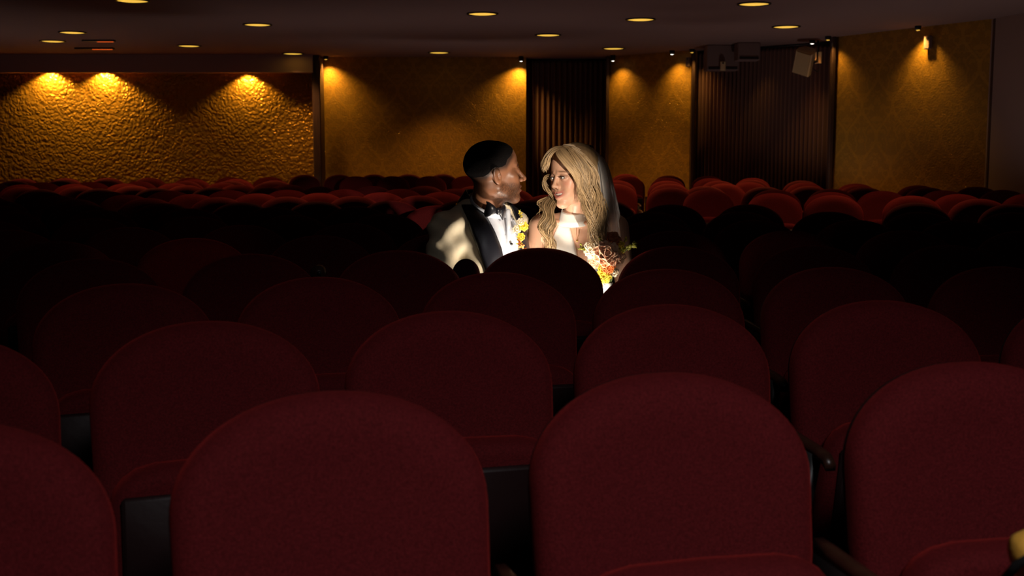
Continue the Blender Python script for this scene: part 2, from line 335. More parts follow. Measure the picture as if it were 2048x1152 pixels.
# glowing strips standing in for red reflections on the ceiling at left
for (x0, x1, y, lab) in ((150, 228, 100, 'long glowing strip imitating a red reflection on the ceiling at left, brighter one'), (165, 230, 85, 'thin faint strip imitating a red reflection on the ceiling at left, upper one')):
    D = 1.51*FPX/(301-y); a, b = P(x0, y, D), P(x1, y, D)
    t = thing('red_reflection_strip', lab, 'light', ((a.x+b.x)/2, D, CEIL)); Lh = (b.x-a.x)
    MB().box((0, 0, -.012), (Lh, .07, .024), bev=.006).out('backing', 'iron', t, smooth=False)
    MB().box((Lh*.2, 0, -.028), (Lh*.5, .03 if y > 90 else .012, .008)).out('tube', 'redglow', t, smooth=False)
# loudspeaker, small boxes
def speaker(px, py, D):
    p = P(px, py, D)
    t = thing('loudspeaker', 'beige wedge loudspeaker tilted down on a wall bracket before the curtain', 'speaker', p, math.radians(-38))
    R = Matrix.Rotation(math.radians(24), 3, 'X') @ Matrix.Rotation(math.radians(20), 3, 'Y')
    h = .17
    def rr(w, y, s): return [R @ Vector(q) for q in ((-w*s, y, -h*s), (w*s, y, -h*s), (w*s, y, h*s), (-w*s, y, h*s))]
    MB().loft([rr(.12, -.10, .94), rr(.12, -.09, 1), rr(.12, .0, 1), rr(.075, .11, .95)]).out('cabinet', 'beige', t, smooth=False)
    MB().loft([rr(.105, -.118, .92), rr(.105, -.101, .95)]).out('grille', 'grille', t, smooth=False)
    MB().tube([(0.02, .10, 0), (.05, .24, .0), (.05, .30, .04)], .016).out('bracket_arm', 'iron', t)
    MB().tube([(.05, .30, .0), (.05, .30, CEIL-p.z)], .014, 8).out('drop_rod', 'iron', t)
    MB().box((.06, .31, .06), (.10, .03, .16), bev=.006).out('wall_plate', 'beige', t, smooth=False)
    MB().tube([(.05, .1, -.08), (.09, .2, -.14), (.08, .3, -.1)], .006, 6).out('cable', 'iron', t)
speaker(1610, 122, 16.4)
def wbox(px, py, D, w, h, d, rz, label, m='beige'):
    t = thing('wall_box', label, 'box', P(px, py, D), rz)
    MB().box((0, 0, 0), (w, d, h), bev=.008).out('case', m, t, smooth=False)
    MB().box((w*.18, -d/2-.004, h*.3), (w*.3, .01, h*.16)).out('cover', 'iron', t, smooth=False)
    MB().tube([(0, d/2, h*.3), (0, d/2+.08, h*.3)], .012, 6).out('bracket', 'iron', t)
wbox(1446, 132, 17.2, .07, .13, .06, -.5, 'small beige box hanging under the dark casing')
wbox(1856, 85, 14.66, .09, .16, .06, math.atan2(B2[1]-B1[1], B2[0]-B1[0]), 'dark brown wall box under the washer on the right gold wall', 'duct')
wbox(1376, 124, 18.2, .06, .14, .05, math.atan2(A2[1]-A1[1], A2[0]-A1[0]), 'small dark box at the right edge of inner gold wall', 'duct')
# ------------------------------------------------------------------ the seats
HW, TOP, BOT = 0.229, 0.88, 0.40
def outline(ins, n=15):
    a = HW-ins; top = TOP-ins; bz = 0.160; pts = []
    for k in range(2*n+1):
        t = PI*k/(2*n); c, s = math.cos(t), math.sin(t); e = 2/2.12
        pts.append((a*math.copysign(abs(c)**e, c), (top-bz)+bz*abs(s)**e))
    w2 = a*0.93
    pts += [(-a*.99, .60), (-w2, BOT+ins+.03), (-w2+.03, BOT+ins), (w2-.03, BOT+ins), (w2, BOT+ins+.03), (a*.99, .60)]
    return pts
LEAN = math.tan(math.radians(9))
def yb(x, z): return (z-.45)*LEAN - 0.9*(HW*HW*0 + x*x)*.55      # leaning back, gently hollowed (the sides come forward)
def back_mesh():
    m = MB(); rings = []
    for (ins, dy) in ((.075, -.052), (.05, -.054), (.028, -.050), (.012, -.040), (.003, -.026), (0, -.012), (.0, .004)):
        rings.append([(x, yb(x, z)+dy, z) for (x, z) in outline(ins)])
    m.loft(rings, cap=False)
    n = len(rings[0]); last = rings[0]; c = (0, yb(0, .66)-.052, .66)       # centre fan of the face
    mid = [(x*.5, yb(x*.5, .66+(z-.66)*.5)-.053, .66+(z-.66)*.5) for (x, y, z) in last]
    b0 = len(m.V); m.V += mid; m.V.append(c)
    for j in range(n): m.F.append((b0+j, b0+(j+1) % n, (j+1) % n, j)); m.F.append((b0+n, b0+(j+1) % n, b0+j))
    return m.me('backrest', 'velvet')
def shell_mesh():
    m = MB(); rings = []
    for (ins, dy) in ((.004, .0045), (.001, .012), (.004, .022), (.02, .030), (.06, .033)):
        rings.append([(x, yb(x, z)+dy, z) for (x, z) in outline(ins)])
    m.loft(rings, cap=True); return m.me('back_shell', 'shell')
def seat_mesh(up):
    m = MB(); rings = []; n = 24
    for (s, z) in ((.90, -.035), (.98, -.028), (1, -.01), (1, .015), (.97, .035), (.88, .048), (.5, .056)):
        r = []
        for k in range(n):
            a = 2*PI*k/n; c, q = math.cos(a), math.sin(a); e = .42
            r.append((.205*s*math.copysign(abs(c)**e, c), -.205+.205*s*math.copysign(abs(q)**e, q), z))
        rings.append(r)
    m.loft(rings)
    return m
def place_seat(m, up):
    R = Matrix.Rotation(math.radians(-78 if up else -4), 4, 'X') @ Matrix.Translation((0, .15, 0)); T = Matrix.Translation((0, -.10 if up else -.19, .385 if up else .42))
    m.V = [tuple(T @ R @ Vector(v)) for v in m.V]; return m
sm = {}
for up in (True, False):
    sm[up] = place_seat(seat_mesh(up), up).me('seat', 'velvet')
pan = {}
for up in (True, False):
    q = MB(); q.box((0, -.2, -.042), (.36, .34, .016), bev=.01); pan[up] = place_seat(q, up).me('seat_pan', 'shell')
def arm_mesh():
    m = MB(); x = .2475
    m.loft([[(x-.011, y, z), (x+.011, y, z), (x+.012, y, z+.012), (x+.008, y, z+.022), (x-.008, y, z+.022), (x-.012, y, z+.012)] for (y, z) in ((.0, .59), (-.05, .59), (-.22, .585), (-.27, .58), (-.285, .57))])
    return m.me('armrest', 'wood')
def std_mesh():
    m = MB(); x = .2475
    m.loft([[(x-.012, y0, z), (x+.012, y0, z), (x+.012, y1, z), (x-.012, y1, z)] for (z, y0, y1) in ((.0, -.20, .03), (.025, -.20, .03), (.06, -.13, -.02), (.38, -.15, .0), (.59, -.22, .02))])
    return m.me('standard', 'iron')
def std_low():
    m = MB(); x = .2475
    m.loft([[(x-.012, y0, z), (x+.012, y0, z), (x+.012, y1, z), (x-.012, y1, z)] for (z, y0, y1) in ((.0, -.20, .03), (.025, -.20, .03), (.06, -.13, -.02), (.40, -.13, .0))])
    return m.me('standard', 'iron')
STD_LOW = std_low()
def hinge_mesh():
    m = MB(); m.tube([(-.236, -.06, .395), (.244, -.06, .395)], .014, 10); return m.me('hinge_bar', 'iron')
BACK, SHELL, ARM, STD, HINGE = back_mesh(), shell_mesh(), arm_mesh(), std_mesh(), hinge_mesh()
ones = 'zeroth first second third fourth fifth sixth seventh eighth ninth tenth eleventh twelfth thirteenth fourteenth fifteenth sixteenth seventeenth eighteenth nineteenth twentieth'.split()
def ordn(n): return ones[n] if n <= 20 else ('twenty-' + ones[n-20] if n < 30 else 'thirtieth' if n == 30 else 'thirty-'+ones[n-30])
def seat(loc, rz, label, group, up=True):
    t = thing('cinema_seat', label, 'seat', loc, rz, group)
    link('backrest', BACK, t); link('back_shell', SHELL, t); s = link('seat', sm[up], t); link('seat_pan', pan[up], s)
    link('hinge_bar', HINGE, t)
    if up: link('armrest', ARM, t)
    link('standard', STD if up else STD_LOW, t)
    return t
O = Vector((1.5, -3.5, 0))
TOPY = (TOP-.45)*LEAN - .03      # where the crest of the back stands relative to the seat's origin
def face(p): d = O-p; return math.atan2(d.x, -d.y)
def proj_x(p, z=.88):
    d = p - Vector((0, 0, CAMZ)) if False else Vector((p.x, p.y, z-CAMZ))
    yc = d.y*ct - d.z*st; return 1024+FPX*d.x/yc
# row: radius, a photo x where one seat's crest stands, x-limits in the photo
ROWS = [(5.47, 1335, -500, 2300), (6.27, 1340, -300, 2300), (7.06, 1335, -250, 2250), (7.88, 1080, -200, 2200), (8.70, 640, -160, 2190),
        (9.50, 700, -150, 2180), (10.32, 770, -140, 2150), (11.25, 1343, -120, 1600), (12.05, 781, -110, 1290), (12.98, 839, -100, 1180),
        (13.72, 762, -95, 1100), (14.60, 689, -90, 1060), (15.45, 745, -85, 1050), (16.30, 575, -80, 640), (17.15, 540, -75, 610), (18.0, 460, -70, 560), (18.9, 300, -65, 530), (19.9, 460, -60, 590), (20.15, 786, 660, 1000), (21.4, 817, 600, 1010)]
PITCH = .51
used = []
def angle_for(R, px):
    lo, hi = math.radians(-75), math.radians(60)
    for _ in range(60):
        m = (lo+hi)/2; p = O + Vector((math.sin(m)*R, math.cos(m)*R, 0))
        v = proj_x(p) if p.y > .4 else -1e5
        if v < px: lo = m
        else: hi = m
    return m
MANX, BRIDEX = 905, 1130
for ri, (R, anchor, x0, x1) in enumerate(ROWS):
    a0 = angle_for(R, anchor); step = (.525 if ri == 0 else PITCH)/(R-.05)
    row = []
    for k in range(-40, 41):
        a = a0 + k*step
        if abs(a) > 1.3: continue
        p = O + Vector((math.sin(a)*R, math.cos(a)*R, 0))
        if p.y < .6: continue
        px = proj_x(p)
        if x0 < px < x1: row.append((px, p, a))
    row.sort(key=lambda q: q[0])
    vis = 0
    for (px, p, a) in row:
        half = .22*FPX/p.y
        inview = px+half > 0 and px-half < 2048
        if not inview: continue
        vis += 1
        occupied = ri == 4 and (abs(px-MANX) < 118 or abs(px-BRIDEX) < 118)
        nrm = Vector((math.sin(a), math.cos(a), 0))
        loc = p - nrm*TOPY
        if any((loc-u).length < .43 for u in used): continue
        used.append(loc)
        lab = 'dark red velvet cinema seat, %s from left in %s row from the camera' % (ordn(vis), ordn(ri+1))
        if occupied: lab = 'red velvet cinema seat with lowered seat, %s' % ('under the groom' if abs(px-MANX) < 118 else 'under the bride')
        seat(loc, -a, lab, 'seats in row %d from the camera' % (ri+1), not occupied)
# the block at right, behind the side aisle: measured crest positions, column by column
BLK = [[(1252, 348), (1256, 353), (1255, 361), (1255, 368)], [(1338, 351), (1340, 355.5), (1342, 361.5), (1343, 367.5), (1343, 375)],
       [(1416, 352), (1419, 356.5), (1422, 361.5), (1429, 367), (1437, 372.5), (1441, 379)], [(1501, 356), (1507, 360.5), (1524, 365), (1536, 373), (1549, 379), (1568, 386)],
       [(1586, 361), (1599, 365.5), (1625, 372), (1646, 378), (1668, 384), (1700, 391)], [(1691, 367), (1718, 371), (1740, 375), (1775, 382), (1815, 391)],
       [(1815, 371), (1842, 375), (1875, 381), (1915, 389), (1960, 398)], [(1935, 373), (1990, 380), (2040, 388)], [(1860, 406), (2000, 408)]]
blk = []
for ci, colm in enumerate(BLK):
    for k, (x, y) in enumerate(colm):
        v = (y-576)/FPX; D = .352*(ct-v*st)/(st+v*ct)
        q = P(x, y, D); p = Vector((q.x, q.y, 0)); d = O-p; a = math.atan2(-d.x, -d.y)
        loc = p - Vector((math.sin(a), math.cos(a), 0))*TOPY
        if any((loc-u).length < .43 for u in used): continue
        blk.append([loc, a, ci, k])
for it in range(40):                       # seats side by side keep a full seat's width apart
    for i_, A in enumerate(blk):
        for B in blk[i_+1:]:
            d = B[0]-A[0]; L_ = d.length; need = .60 if abs(d.y) < abs(d.x) else .62
            if L_ < need: A[0] -= d.normalized()*(need-L_)/2; B[0] += d.normalized()*(need-L_)/2
        for u in used:
            d = A[0]-u
            if d.length < .57: A[0] += d.normalized()*(.57-d.length)
for (loc, a, ci, k) in blk:
    used.append(loc)
    seat(loc, -a, 'red velvet cinema seat in right rear block, %s column, %s from the wall' % (ordn(ci+1), ordn(k+1)), 'seats of the right rear block')
print('seats', len(used))
#PEOPLE
# ------------------------------------------------------------------ sculpting with distance fields
def A3(p): return np.array([p[0], p[1], p[2]], np.float32)
def smin(a, b, k):
    h = np.clip(.5+.5*(b-a)/k, 0, 1); return b+(a-b)*h-k*h*(1-h)
def smooth(x, a, b): t = np.clip((x-a)/(b-a), 0, 1); return t*t*(3-2*t)
def smax(a, b, k): return -smin(-a, -b, k)
def ell(p, c, r, R=None):
    q = p-A3(c)
    if R is not None: q = q @ np.array(R, np.float32)        # columns of R are the ellipsoid's axes
    r = A3(r); k0 = np.sqrt(((q/r)**2).sum(1)); k1 = np.sqrt(((q/(r*r))**2).sum(1))+1e-9
    return k0*(k0-1)/k1
def cap(p, a, b, ra, rb=None):
    rb = ra if rb is None else rb; a, b = A3(a), A3(b); ab = b-a
    t = np.clip(((p-a) @ ab)/float(ab @ ab + 1e-12), 0, 1)
    return np.sqrt(((p-a-t[:, None]*ab)**2).sum(1))-(ra+(rb-ra)*t)
def sdf_mesh(f, xs, ys, zs):
    xs, ys, zs = [np.asarray(a, np.float32) for a in (xs, ys, zs)]
    pad = lambda a: np.concatenate([a, a[-1]+(a[-1]-a[-2])*np.arange(1, 1+(-(len(a)-1)) % 4)]).astype(np.float32)
    xs, ys, zs = pad(xs), pad(ys), pad(zs); n = (len(xs), len(ys), len(zs))
    G = lambda X, Y, Z: np.stack(np.meshgrid(X, Y, Z, indexing='ij'), -1).reshape(-1, 3)
    Fc = f(G(xs[::4], ys[::4], zs[::4])).reshape(len(xs[::4]), len(ys[::4]), len(zs[::4]))
    dx, dy, dz = np.diff(xs[::4]), np.diff(ys[::4]), np.diff(zs[::4])
    dg = np.sqrt(dx[:, None, None]**2+dy[None, :, None]**2+dz[None, None, :]**2)
    cs = [Fc[i:Fc.shape[0]-1+i, j:Fc.shape[1]-1+j, k:Fc.shape[2]-1+k] for i in (0, 1) for j in (0, 1) for k in (0, 1)]
    mn, mx = np.min(cs, 0), np.max(cs, 0); act = (np.minimum(np.abs(mn), np.abs(mx)) < dg*1.1) | (mn*mx < 0)
    F = np.empty(n, np.float32)
    rep = np.repeat(np.repeat(np.repeat(Fc, 4, 0), 4, 1), 4, 2)
    F[...] = rep[:n[0], :n[1], :n[2]]
    am = np.zeros(n, bool)
    a4 = np.repeat(np.repeat(np.repeat(act, 4, 0), 4, 1), 4, 2)
    am[:-1, :-1, :-1] |= a4; am[1:, 1:, 1:] |= a4; am[1:, :-1, :-1] |= a4; am[:-1, 1:, :-1] |= a4; am[:-1, :-1, 1:] |= a4; am[1:, 1:, :-1] |= a4; am[1:, :-1, 1:] |= a4; am[:-1, 1:, 1:] |= a4
    ix = np.argwhere(am); pts = np.stack([xs[ix[:, 0]], ys[ix[:, 1]], zs[ix[:, 2]]], 1)
    out = np.concatenate([f(pts[i:i+200000]) for i in range(0, len(pts), 200000)])
    F[am] = out
    S = F < 0
    cn = [(i, j, k) for i in (0, 1) for j in (0, 1) for k in (0, 1)]
    sl = lambda Q, c: Q[c[0]:n[0]-1+c[0], c[1]:n[1]-1+c[1], c[2]:n[2]-1+c[2]]
    cnt = sum(sl(S, c).astype(np.int8) for c in cn); cell = (cnt > 0) & (cnt < 8)
    ci = np.argwhere(cell); idx = -np.ones(cell.shape, np.int64); idx[cell] = np.arange(len(ci))
    acc = np.zeros((len(ci), 3)); num = np.zeros(len(ci))
    pos = lambda c: np.stack([xs[ci[:, 0]+c[0]], ys[ci[:, 1]+c[1]], zs[ci[:, 2]+c[2]]], 1)
    for a in cn:
        for ax in range(3):
            if a[ax]: continue
            b = list(a); b[ax] = 1
            fa = F[ci[:, 0]+a[0], ci[:, 1]+a[1], ci[:, 2]+a[2]]; fb = F[ci[:, 0]+b[0], ci[:, 1]+b[1], ci[:, 2]+b[2]]
            m = (fa < 0) != (fb < 0); t = np.where(m, fa/np.where(m, fa-fb, 1), 0)[:, None]
            acc += np.where(m[:, None], pos(a)*(1-t)+pos(b)*t, 0); num += m
    V = acc/num[:, None]; Q = []
    for ax in range(3):
        s0 = [slice(None)]*3; s1 = [slice(None)]*3; s0[ax] = slice(0, -1); s1[ax] = slice(1, None)
        ch = S[tuple(s0)] != S[tuple(s1)]; e = np.argwhere(ch)
        o1, o2 = [q for q in range(3) if q != ax]
        e = e[(e[:, o1] > 0) & (e[:, o2] > 0) & (e[:, o1] < n[o1]-1) & (e[:, o2] < n[o2]-1)]
        ins = S[e[:, 0], e[:, 1], e[:, 2]]
        def at(d1, d2):
            q = e.copy(); q[:, o1] -= d1; q[:, o2] -= d2; return idx[q[:, 0], q[:, 1], q[:, 2]]
        q = np.stack([at(1, 1), at(0, 1), at(0, 0), at(1, 0)], 1)
        flip = ~ins if ax != 1 else ins
        q[flip] = q[flip][:, ::-1]; Q.append(q)
    Q = np.concatenate(Q); Q = Q[(Q >= 0).all(1)]
    return V, Q
def axis(lo, hi, fine_lo, fine_hi, hf, hc):
    a = np.arange(fine_lo, fine_hi, hf); left = np.arange(fine_lo, lo-hc, -hc)[1:][::-1]; right = np.arange(a[-1], hi+hc, hc)[1:]
    return np.concatenate([left, a, right])
def npart(name, VF, m, parent, cols=None, inv=None, **props):
    V, F = VF; V = np.asarray(V, float)
    me = bpy.data.meshes.new(name); me.vertices.add(len(V)); me.vertices.foreach_set('co', V.astype(np.float32).ravel())
    F = np.asarray(F); me.loops.add(F.size); me.loops.foreach_set('vertex_index', F.ravel().astype(np.int32))
    me.polygons.add(len(F)); me.polygons.foreach_set('loop_start', np.arange(0, F.size, F.shape[1], dtype=np.int32)); me.polygons.foreach_set('use_smooth', np.ones(len(F), bool))
    me.update(calc_edges=True); me.validate(); me.materials.append(M_[m])
    if cols is not None:
        a = me.color_attributes.new('Col', 'FLOAT_COLOR', 'POINT'); c = np.ones((len(V), 4), np.float32); c[:, :3] = cols; a.data.foreach_set('color', c.ravel())
    return link(name, me, parent, **props)
def frame(yaw, pitch=0, roll=0):      # local: x = image right when facing the camera, -y = forward, z = up
    return np.array((Matrix.Rotation(yaw, 3, 'Z') @ Matrix.Rotation(pitch, 3, 'X') @ Matrix.Rotation(roll, 3, 'Y')), np.float32)
def loc(p, o, R, s=1.0): return ((p-o) @ R)/s          # world -> local
def wor(q, o, R, s=1.0): return (np.asarray(q, np.float32)*s) @ R.T + o
# ------------------------------------------------------------------ head
def head_sdf(q, male=True, smile=0.0):
    f = ell(q, (0, .018, .037), (.074, .097, .083))
    f = smin(f, ell(q, (0, -.034, .045), (.060, .056, .062)), .02)
    f = smin(f, ell(q, (0, -.030, -.03), (.058 if male else .056, .060, .082)), .02)
    jw = .050 if male else .045
    for s in (-1, 1):
        f = smin(f, cap(q, (s*jw, .004, -.060), (s*.012, -.070, -.102), .019 if male else .016, .015), .025)
        f = smin(f, ell(q, (s*.041, -.058, -.018), (.023, .021, .020 + .004*smile)), .02)
        f = smin(f, ell(q, (s*.034, -.066, -.048), (.020, .018, .022)), .025)
        f = smin(f, cap(q, (s*.044, -.070, .026), (s*.012, -.087, .022), .008 if male else .0055), .014)
    f = smin(f, ell(q, (0, -.076, -.102), (.019, .017, .016)), .02)
    for s in (-1, 1):
        f = smax(f, -ell(q, (s*.031, -.106, .004), (.020, .021, .0135)), .014)
    # eyelids around the eye, open slit
    for s in (-1, 1):
        lid = ell(q, (s*.0315, -.0775, .003), (.0165, .0150, .0150))
        f = smin(f, lid, .006)
        f = smax(f, -ell(q, (s*.0315, -.096, .0025), (.0135, .012, .0048 if male else .0056)), .002)
    f = smin(f, cap(q, (0, -.086, .014), (0, -.114 if male else -.107, -.026), .0078 if male else .0065, .0095 if male else .0078), .010)
    f = smin(f, ell(q, (0, -.1165 if male else -.1105, -.031 if male else -.029), (.0115, .0105, .0098) if male else (.0090, .0088, .0080)), .007)
    for s in (-1, 1):
        f = smin(f, ell(q, (s*(.0125 if male else .0105), -.102 if male else -.098, -.034), (.0088 if male else .0065, .0095, .008)), .006)
        f = smax(f, -ell(q, (s*.0062, -.109, -.0425), (.0034, .005, .004)), .003)
    f = smin(f, ell(q, (0, -.076, -.064), (.030, .023, .024)), .014)
    k = smile
    wm = .023 + .011*k; up = .009*k
    for s in (-1, 1):
        f = smin(f, cap(q, (s*wm, -.083+.004*k, -.065+up), (s*.006, -.0985, -.0585), .0035, .0052 if not male else .0058), .004)
        f = smin(f, cap(q, (s*(wm-.003), -.084+.004*k, -.068+up), (s*.004, -.0975, -.0745-.004*k), .0036, .0062), .004)
    if k > 0:
        op = ell(q, (0, -.101, -.0655+.001), (.022, .018, .0042))
        z2 = q[:, 2]-up*(np.abs(q[:, 0])/.030)**2*1.0
        q2 = np.stack([q[:, 0], q[:, 1], z2], 1)
        f = smax(f, -ell(q2, (0, -.100, -.0655), (.029, .022, .0052)), .003)
    else:
        f = smax(f, -ell(q, (0, -.104, -.0665), (.024, .014, .0014)), .003)
    for s in (-1, 1):     # ears
        yw = s*.32; R = np.array(Matrix.Rotation(-yw, 3, 'Z') @ Matrix.Rotation(-.2, 3, 'X'), np.float32)
        e = ell(q, (s*.0785, .014, -.010), (.0075, .0185, .033), R)
        e = smax(e, -ell(q, (s*.0875, .011, -.006), (.0085, .0100, .0200), R), .004)
        e = smin(e, ell(q, (s*.0785, .004, -.010), (.0045, .0055, .007)), .004)
        e = smin(e, cap(q, (s*.081, .020, .006), (s*.083, .016, -.016), .0025), .004)
        f = smin(f, e, .006)
    return f
def hand(o, fwd, palm_n, s=1.0, curl=.6, right=True):
    """list of capsules: palm and five bent fingers"""
    fwd = Vector(fwd).normalized(); n = Vector(palm_n); n = (n-fwd*n.dot(fwd)).normalized(); side = fwd.cross(n)*(1 if right else -1); o = Vector(o); L = []
    for i, (w_, ln) in enumerate(((-.030, .072), (-.010, .080), (.011, .075), (.031, .058))):
        kn = o + fwd*(.088-abs(i-1.2)*.004) + side*w_
        L.append((o+side*w_*.55+fwd*.01, kn, .014, .0115))
        d = fwd; p = kn; a = 0
        for k, fr in enumerate((.46, .31, .23)):
            a += curl*(.7, 1, .7)[k]; d = fwd*math.cos(a)+n*math.sin(a); p2 = p+d*ln*fr; L.append((p, p2, .0092-.0009*k, .0085-.0009*k)); p = p2
    b = o - side*.026+fwd*.022; d = (fwd*.72-side*.6+n*.35).normalized(); p2 = b+d*.042; d2 = (fwd*.9-side*.2+n*.5).normalized()
    L += [(b, p2, .0125, .0105), (p2, p2+d2*.028, .0105, .0085), (o-side*.015, b, .014, .013)]
    return [(tuple(a), tuple(c), r1, r2) for a, c, r1, r2 in L]
# ================================================================== the groom
mo = np.array(P(989, 346, 4.555), np.float32); mR = frame(math.radians(108), math.radians(-4), 0)
tc = np.array([*P(982, 470, 4.64)[:2], 0], np.float32); tR = frame(math.radians(35))
T = lambda x, y, z: tuple(wor((x, y, z), tc, tR))            # torso-local (z = height above the floor) -> room
nb = T(-.01, .012, 1.01)                                       # base of the neck
hn = tuple(wor((0, .026, -.055), mo, mR))
shR, elR, wrR = T(-.205, .01, .925), T(-.278, -.05, .665), T(-.10, -.27, .60)
shL, elL, wrL = T(.130, .055, .915), T(.110, .085, .67), T(.0, -.14, .63)
handR = hand(wrR, Vector(T(-.02, -.33, .575))-Vector(wrR), (0, 0, -1), curl=.35)
handL = hand(wrL, Vector(T(.0, -.26, .60))-Vector(wrL), (0, 0, -1), curl=.35, right=False)
def man_skin(p):
    q = loc(p, mo, mR)
    f = np.full(len(p), 1.0, np.float32)
    near = (np.abs(q) < .25).all(1)
    if near.any(): f[near] = head_sdf(q[near], True)
    f[~near] = np.sqrt((q[~near]**2).sum(1))-.13
    f = smin(f, cap(p, hn, nb, .059, .066), .022)
    f = smin(f, ell(loc(p, tc, tR), (-.03, .02, .86), (.135, .085, .12)), .05)
    for a, b, r1, r2 in ((shR, elR, .046, .038), (elR, wrR, .038, .026), (shL, elL, .046, .038), (elL, wrL, .038, .026)): f = smin(f, cap(p, a, b, r1, r2), .03)
    for L in (handR, handL):
        for a, b, r1, r2 in L: f = smin(f, cap(p, a, b, r1, r2), .004)
    return f
groom = thing('person', 'man in cream dinner jacket and black bow tie, turned towards the bride', 'person', tuple(tc))
def under(name, VF, m, par, **k):
    V, F = VF; return npart(name, (V-np.array(par.location), F), m, par, **k)
c0 = np.array(P(988, 346, 4.555))
VF = sdf_mesh(man_skin, axis(-.45, .50, c0[0]-.135, c0[0]+.14, .003, .012), axis(4.15, 5.05, c0[1]-.11, c0[1]+.11, .0032, .012), axis(.50, 1.28, c0[2]-.14, c0[2]+.135, .003, .011))
q = loc(VF[0].astype(np.float32), mo, mR); nz = rng.random(len(q))
col = np.tile(np.array([.230, .098, .050]), (len(q), 1))
beard = smooth(-q[:, 2]-.9*np.maximum(q[:, 1]+.01, 0)-.25*np.maximum(-q[:, 1]-.05, 0), .030, .048)*smooth(-q[:, 1], -.035, -.005)*(q[:, 2] > -.135)
beard *= 1-np.exp(-((q[:, 0]/.02)**2+((q[:, 2]+.066)/.007)**2))
col *= (1-.60*beard*(.45+.9*nz))[:, None]
hl = smooth(q[:, 2]-np.interp(q[:, 1], [-.08, -.05, -.03, .03, .05, .12], [.07, .045, .018, .008, -.02, -.03]), -.018, .012)*smooth(q[:, 1], -.085, -.05)
sb = hl*.88; col = col*(1-sb[:, None])+np.array([.012, .009, .008])*sb[:, None]
lips = np.exp(-((q[:, 0]/.024)**4+((q[:, 2]+.0665)/.0105)**4))*(q[:, 1] < -.078); col = col*(1-.6*lips[:, None])+np.array([.20, .07, .05])*.6*lips[:, None]
brow = np.exp(-(((np.abs(q[:, 0])-.032)/.017)**4+((q[:, 2]-.0255+.15*(np.abs(q[:, 0])-.03))/.0048)**4))*(q[:, 1] < -.05); col *= (1-.9*brow)[:, None]
sk = under('skin', VF, 'skin', groom, cols=col)
def eyes(par, o, R, s, iris, r=.0125, look=(0, -1, 0), spread=.0315):
    for sx in (-1, 1):
        m = MB(); m.ball((0, 0, 0), r*s, 20, 16); V = np.array(m.V)
        c = wor((sx*spread, -.0775, .003), o, R, s); d = np.array(Vector(look).normalized()); a = np.degrees(np.arccos(np.clip((V/np.linalg.norm(V, axis=1)[:, None]) @ d, -1, 1)))
        cc = np.where((a < 13)[:, None], [.004]*3, np.where((a < 28)[:, None], iris, [.80, .78, .75]))
        part('eye', V+c-np.array(par.location), m.F, M_['eyewhite'], par, cols=cc)
eyes(groom, mo, mR, 1, [.03, .012, .005], look=tuple(wor((0.2, -1, 0), np.zeros(3, np.float32), mR)))
# cropped hair
def man_hair(p):
    q = loc(p, mo, mR)
    f = ell(q, (0, .019, .038), (.0785, .1015, .0885)); f = smin(f, ell(q, (0, -.030, .050), (.060, .056, .062)), .02)
    y, z = q[:, 1], q[:, 2]
    line = np.where(y < -.045, .082-(y+.075)*.55*0, 0)                 # front hairline
    lim = np.interp(y, [-.10, -.080, -.066, -.050, -.034, -.026, -.008, .030, .045, .060, .120], [.086, .078, .062, .048, .040, .022, .020, .016, -.002, -.010, -.012])
    lim = lim-.006; f = f+.0055*(1-smooth(z-lim, 0, .030))
    return smax(f, lim-z, .004) + .0008*np.sin(q[:, 0]*900)*np.sin(q[:, 1]*870)*np.sin(q[:, 2]*910)
VF = sdf_mesh(man_hair, np.arange(c0[0]-.13, c0[0]+.12, .0035), np.arange(c0[1]-.1, c0[1]+.1, .0035), np.arange(c0[2]-.09, c0[2]+.14, .0035))
under('hair', VF, 'hair_m', groom)
# jacket and shirt
def torso(p, g=0.0):
    q = loc(p, tc, tR)
    f = ell(q, (-.02, .0, .79), (.165+g, .128+g, .23+g))
    f = smin(f, ell(q, (-.10, .04, .60), (.150+g, .125+g, .15)), .06)
    f = smin(f, cap(q, (-.165, .02, .915), (.125, .035, .915), .058+g), .05)
    f = smin(f, cap(q, (-.01, .038, 1.022), (-.165, .02, .945), .050+g, .046+g), .03)
    f = smin(f, cap(q, (-.01, .038, 1.022), (.125, .03, .940), .050+g, .044+g), .03)
    return f
vw = lambda z: np.interp(z, [.50, .62, .86, .93, 1.0, 1.08], [0, .012, .052, .070, .086, .088])
def wrinkle(p, q):
    w = .0035*np.sin(q[:, 2]*70+q[:, 0]*45+3*np.sin(q[:, 0]*22))*smooth(np.abs(q[:, 0]), .06, .16)
    w += .0045*np.sin((q[:, 2]*1.0-q[:, 0]*.8)*62+2*np.sin(q[:, 1]*25))*smooth(-q[:, 0], .14, .20)
    return w
def jacket(p):
    q = loc(p, tc, tR)
    f = torso(p, .012)
    f = smin(f, cap(p, shR, elR, .066, .056), .035)
    f = smin(f, cap(p, elR, T(-.12, -.25, .61), .056, .044), .02)
    f = smin(f, cap(p, shL, elL, .058, .050), .035)
    f = smin(f, cap(p, elL, T(.012, -.115, .635), .050, .043), .02)
    f += wrinkle(p, q)
    # opening in front, and hollow where the neck comes out
    f = smax(f, -np.maximum(np.abs(q[:, 0])-vw(q[:, 2]), q[:, 1]+.02), .004)
    f = smax(f, -cap(p, T(-.01, .018, .98), T(-.01, .0, 1.14), .066, .085), .006)
    f = smax(f, q[:, 2]-1.075, .008)
    f = smax(f, .50-q[:, 2], .01)
    return f
VF = sdf_mesh(jacket, np.arange(-.48, .42, .0062), np.arange(4.24, 5.02, .0062), np.arange(.49, 1.10, .0062))
jk = under('jacket', VF, 'cream', groom)
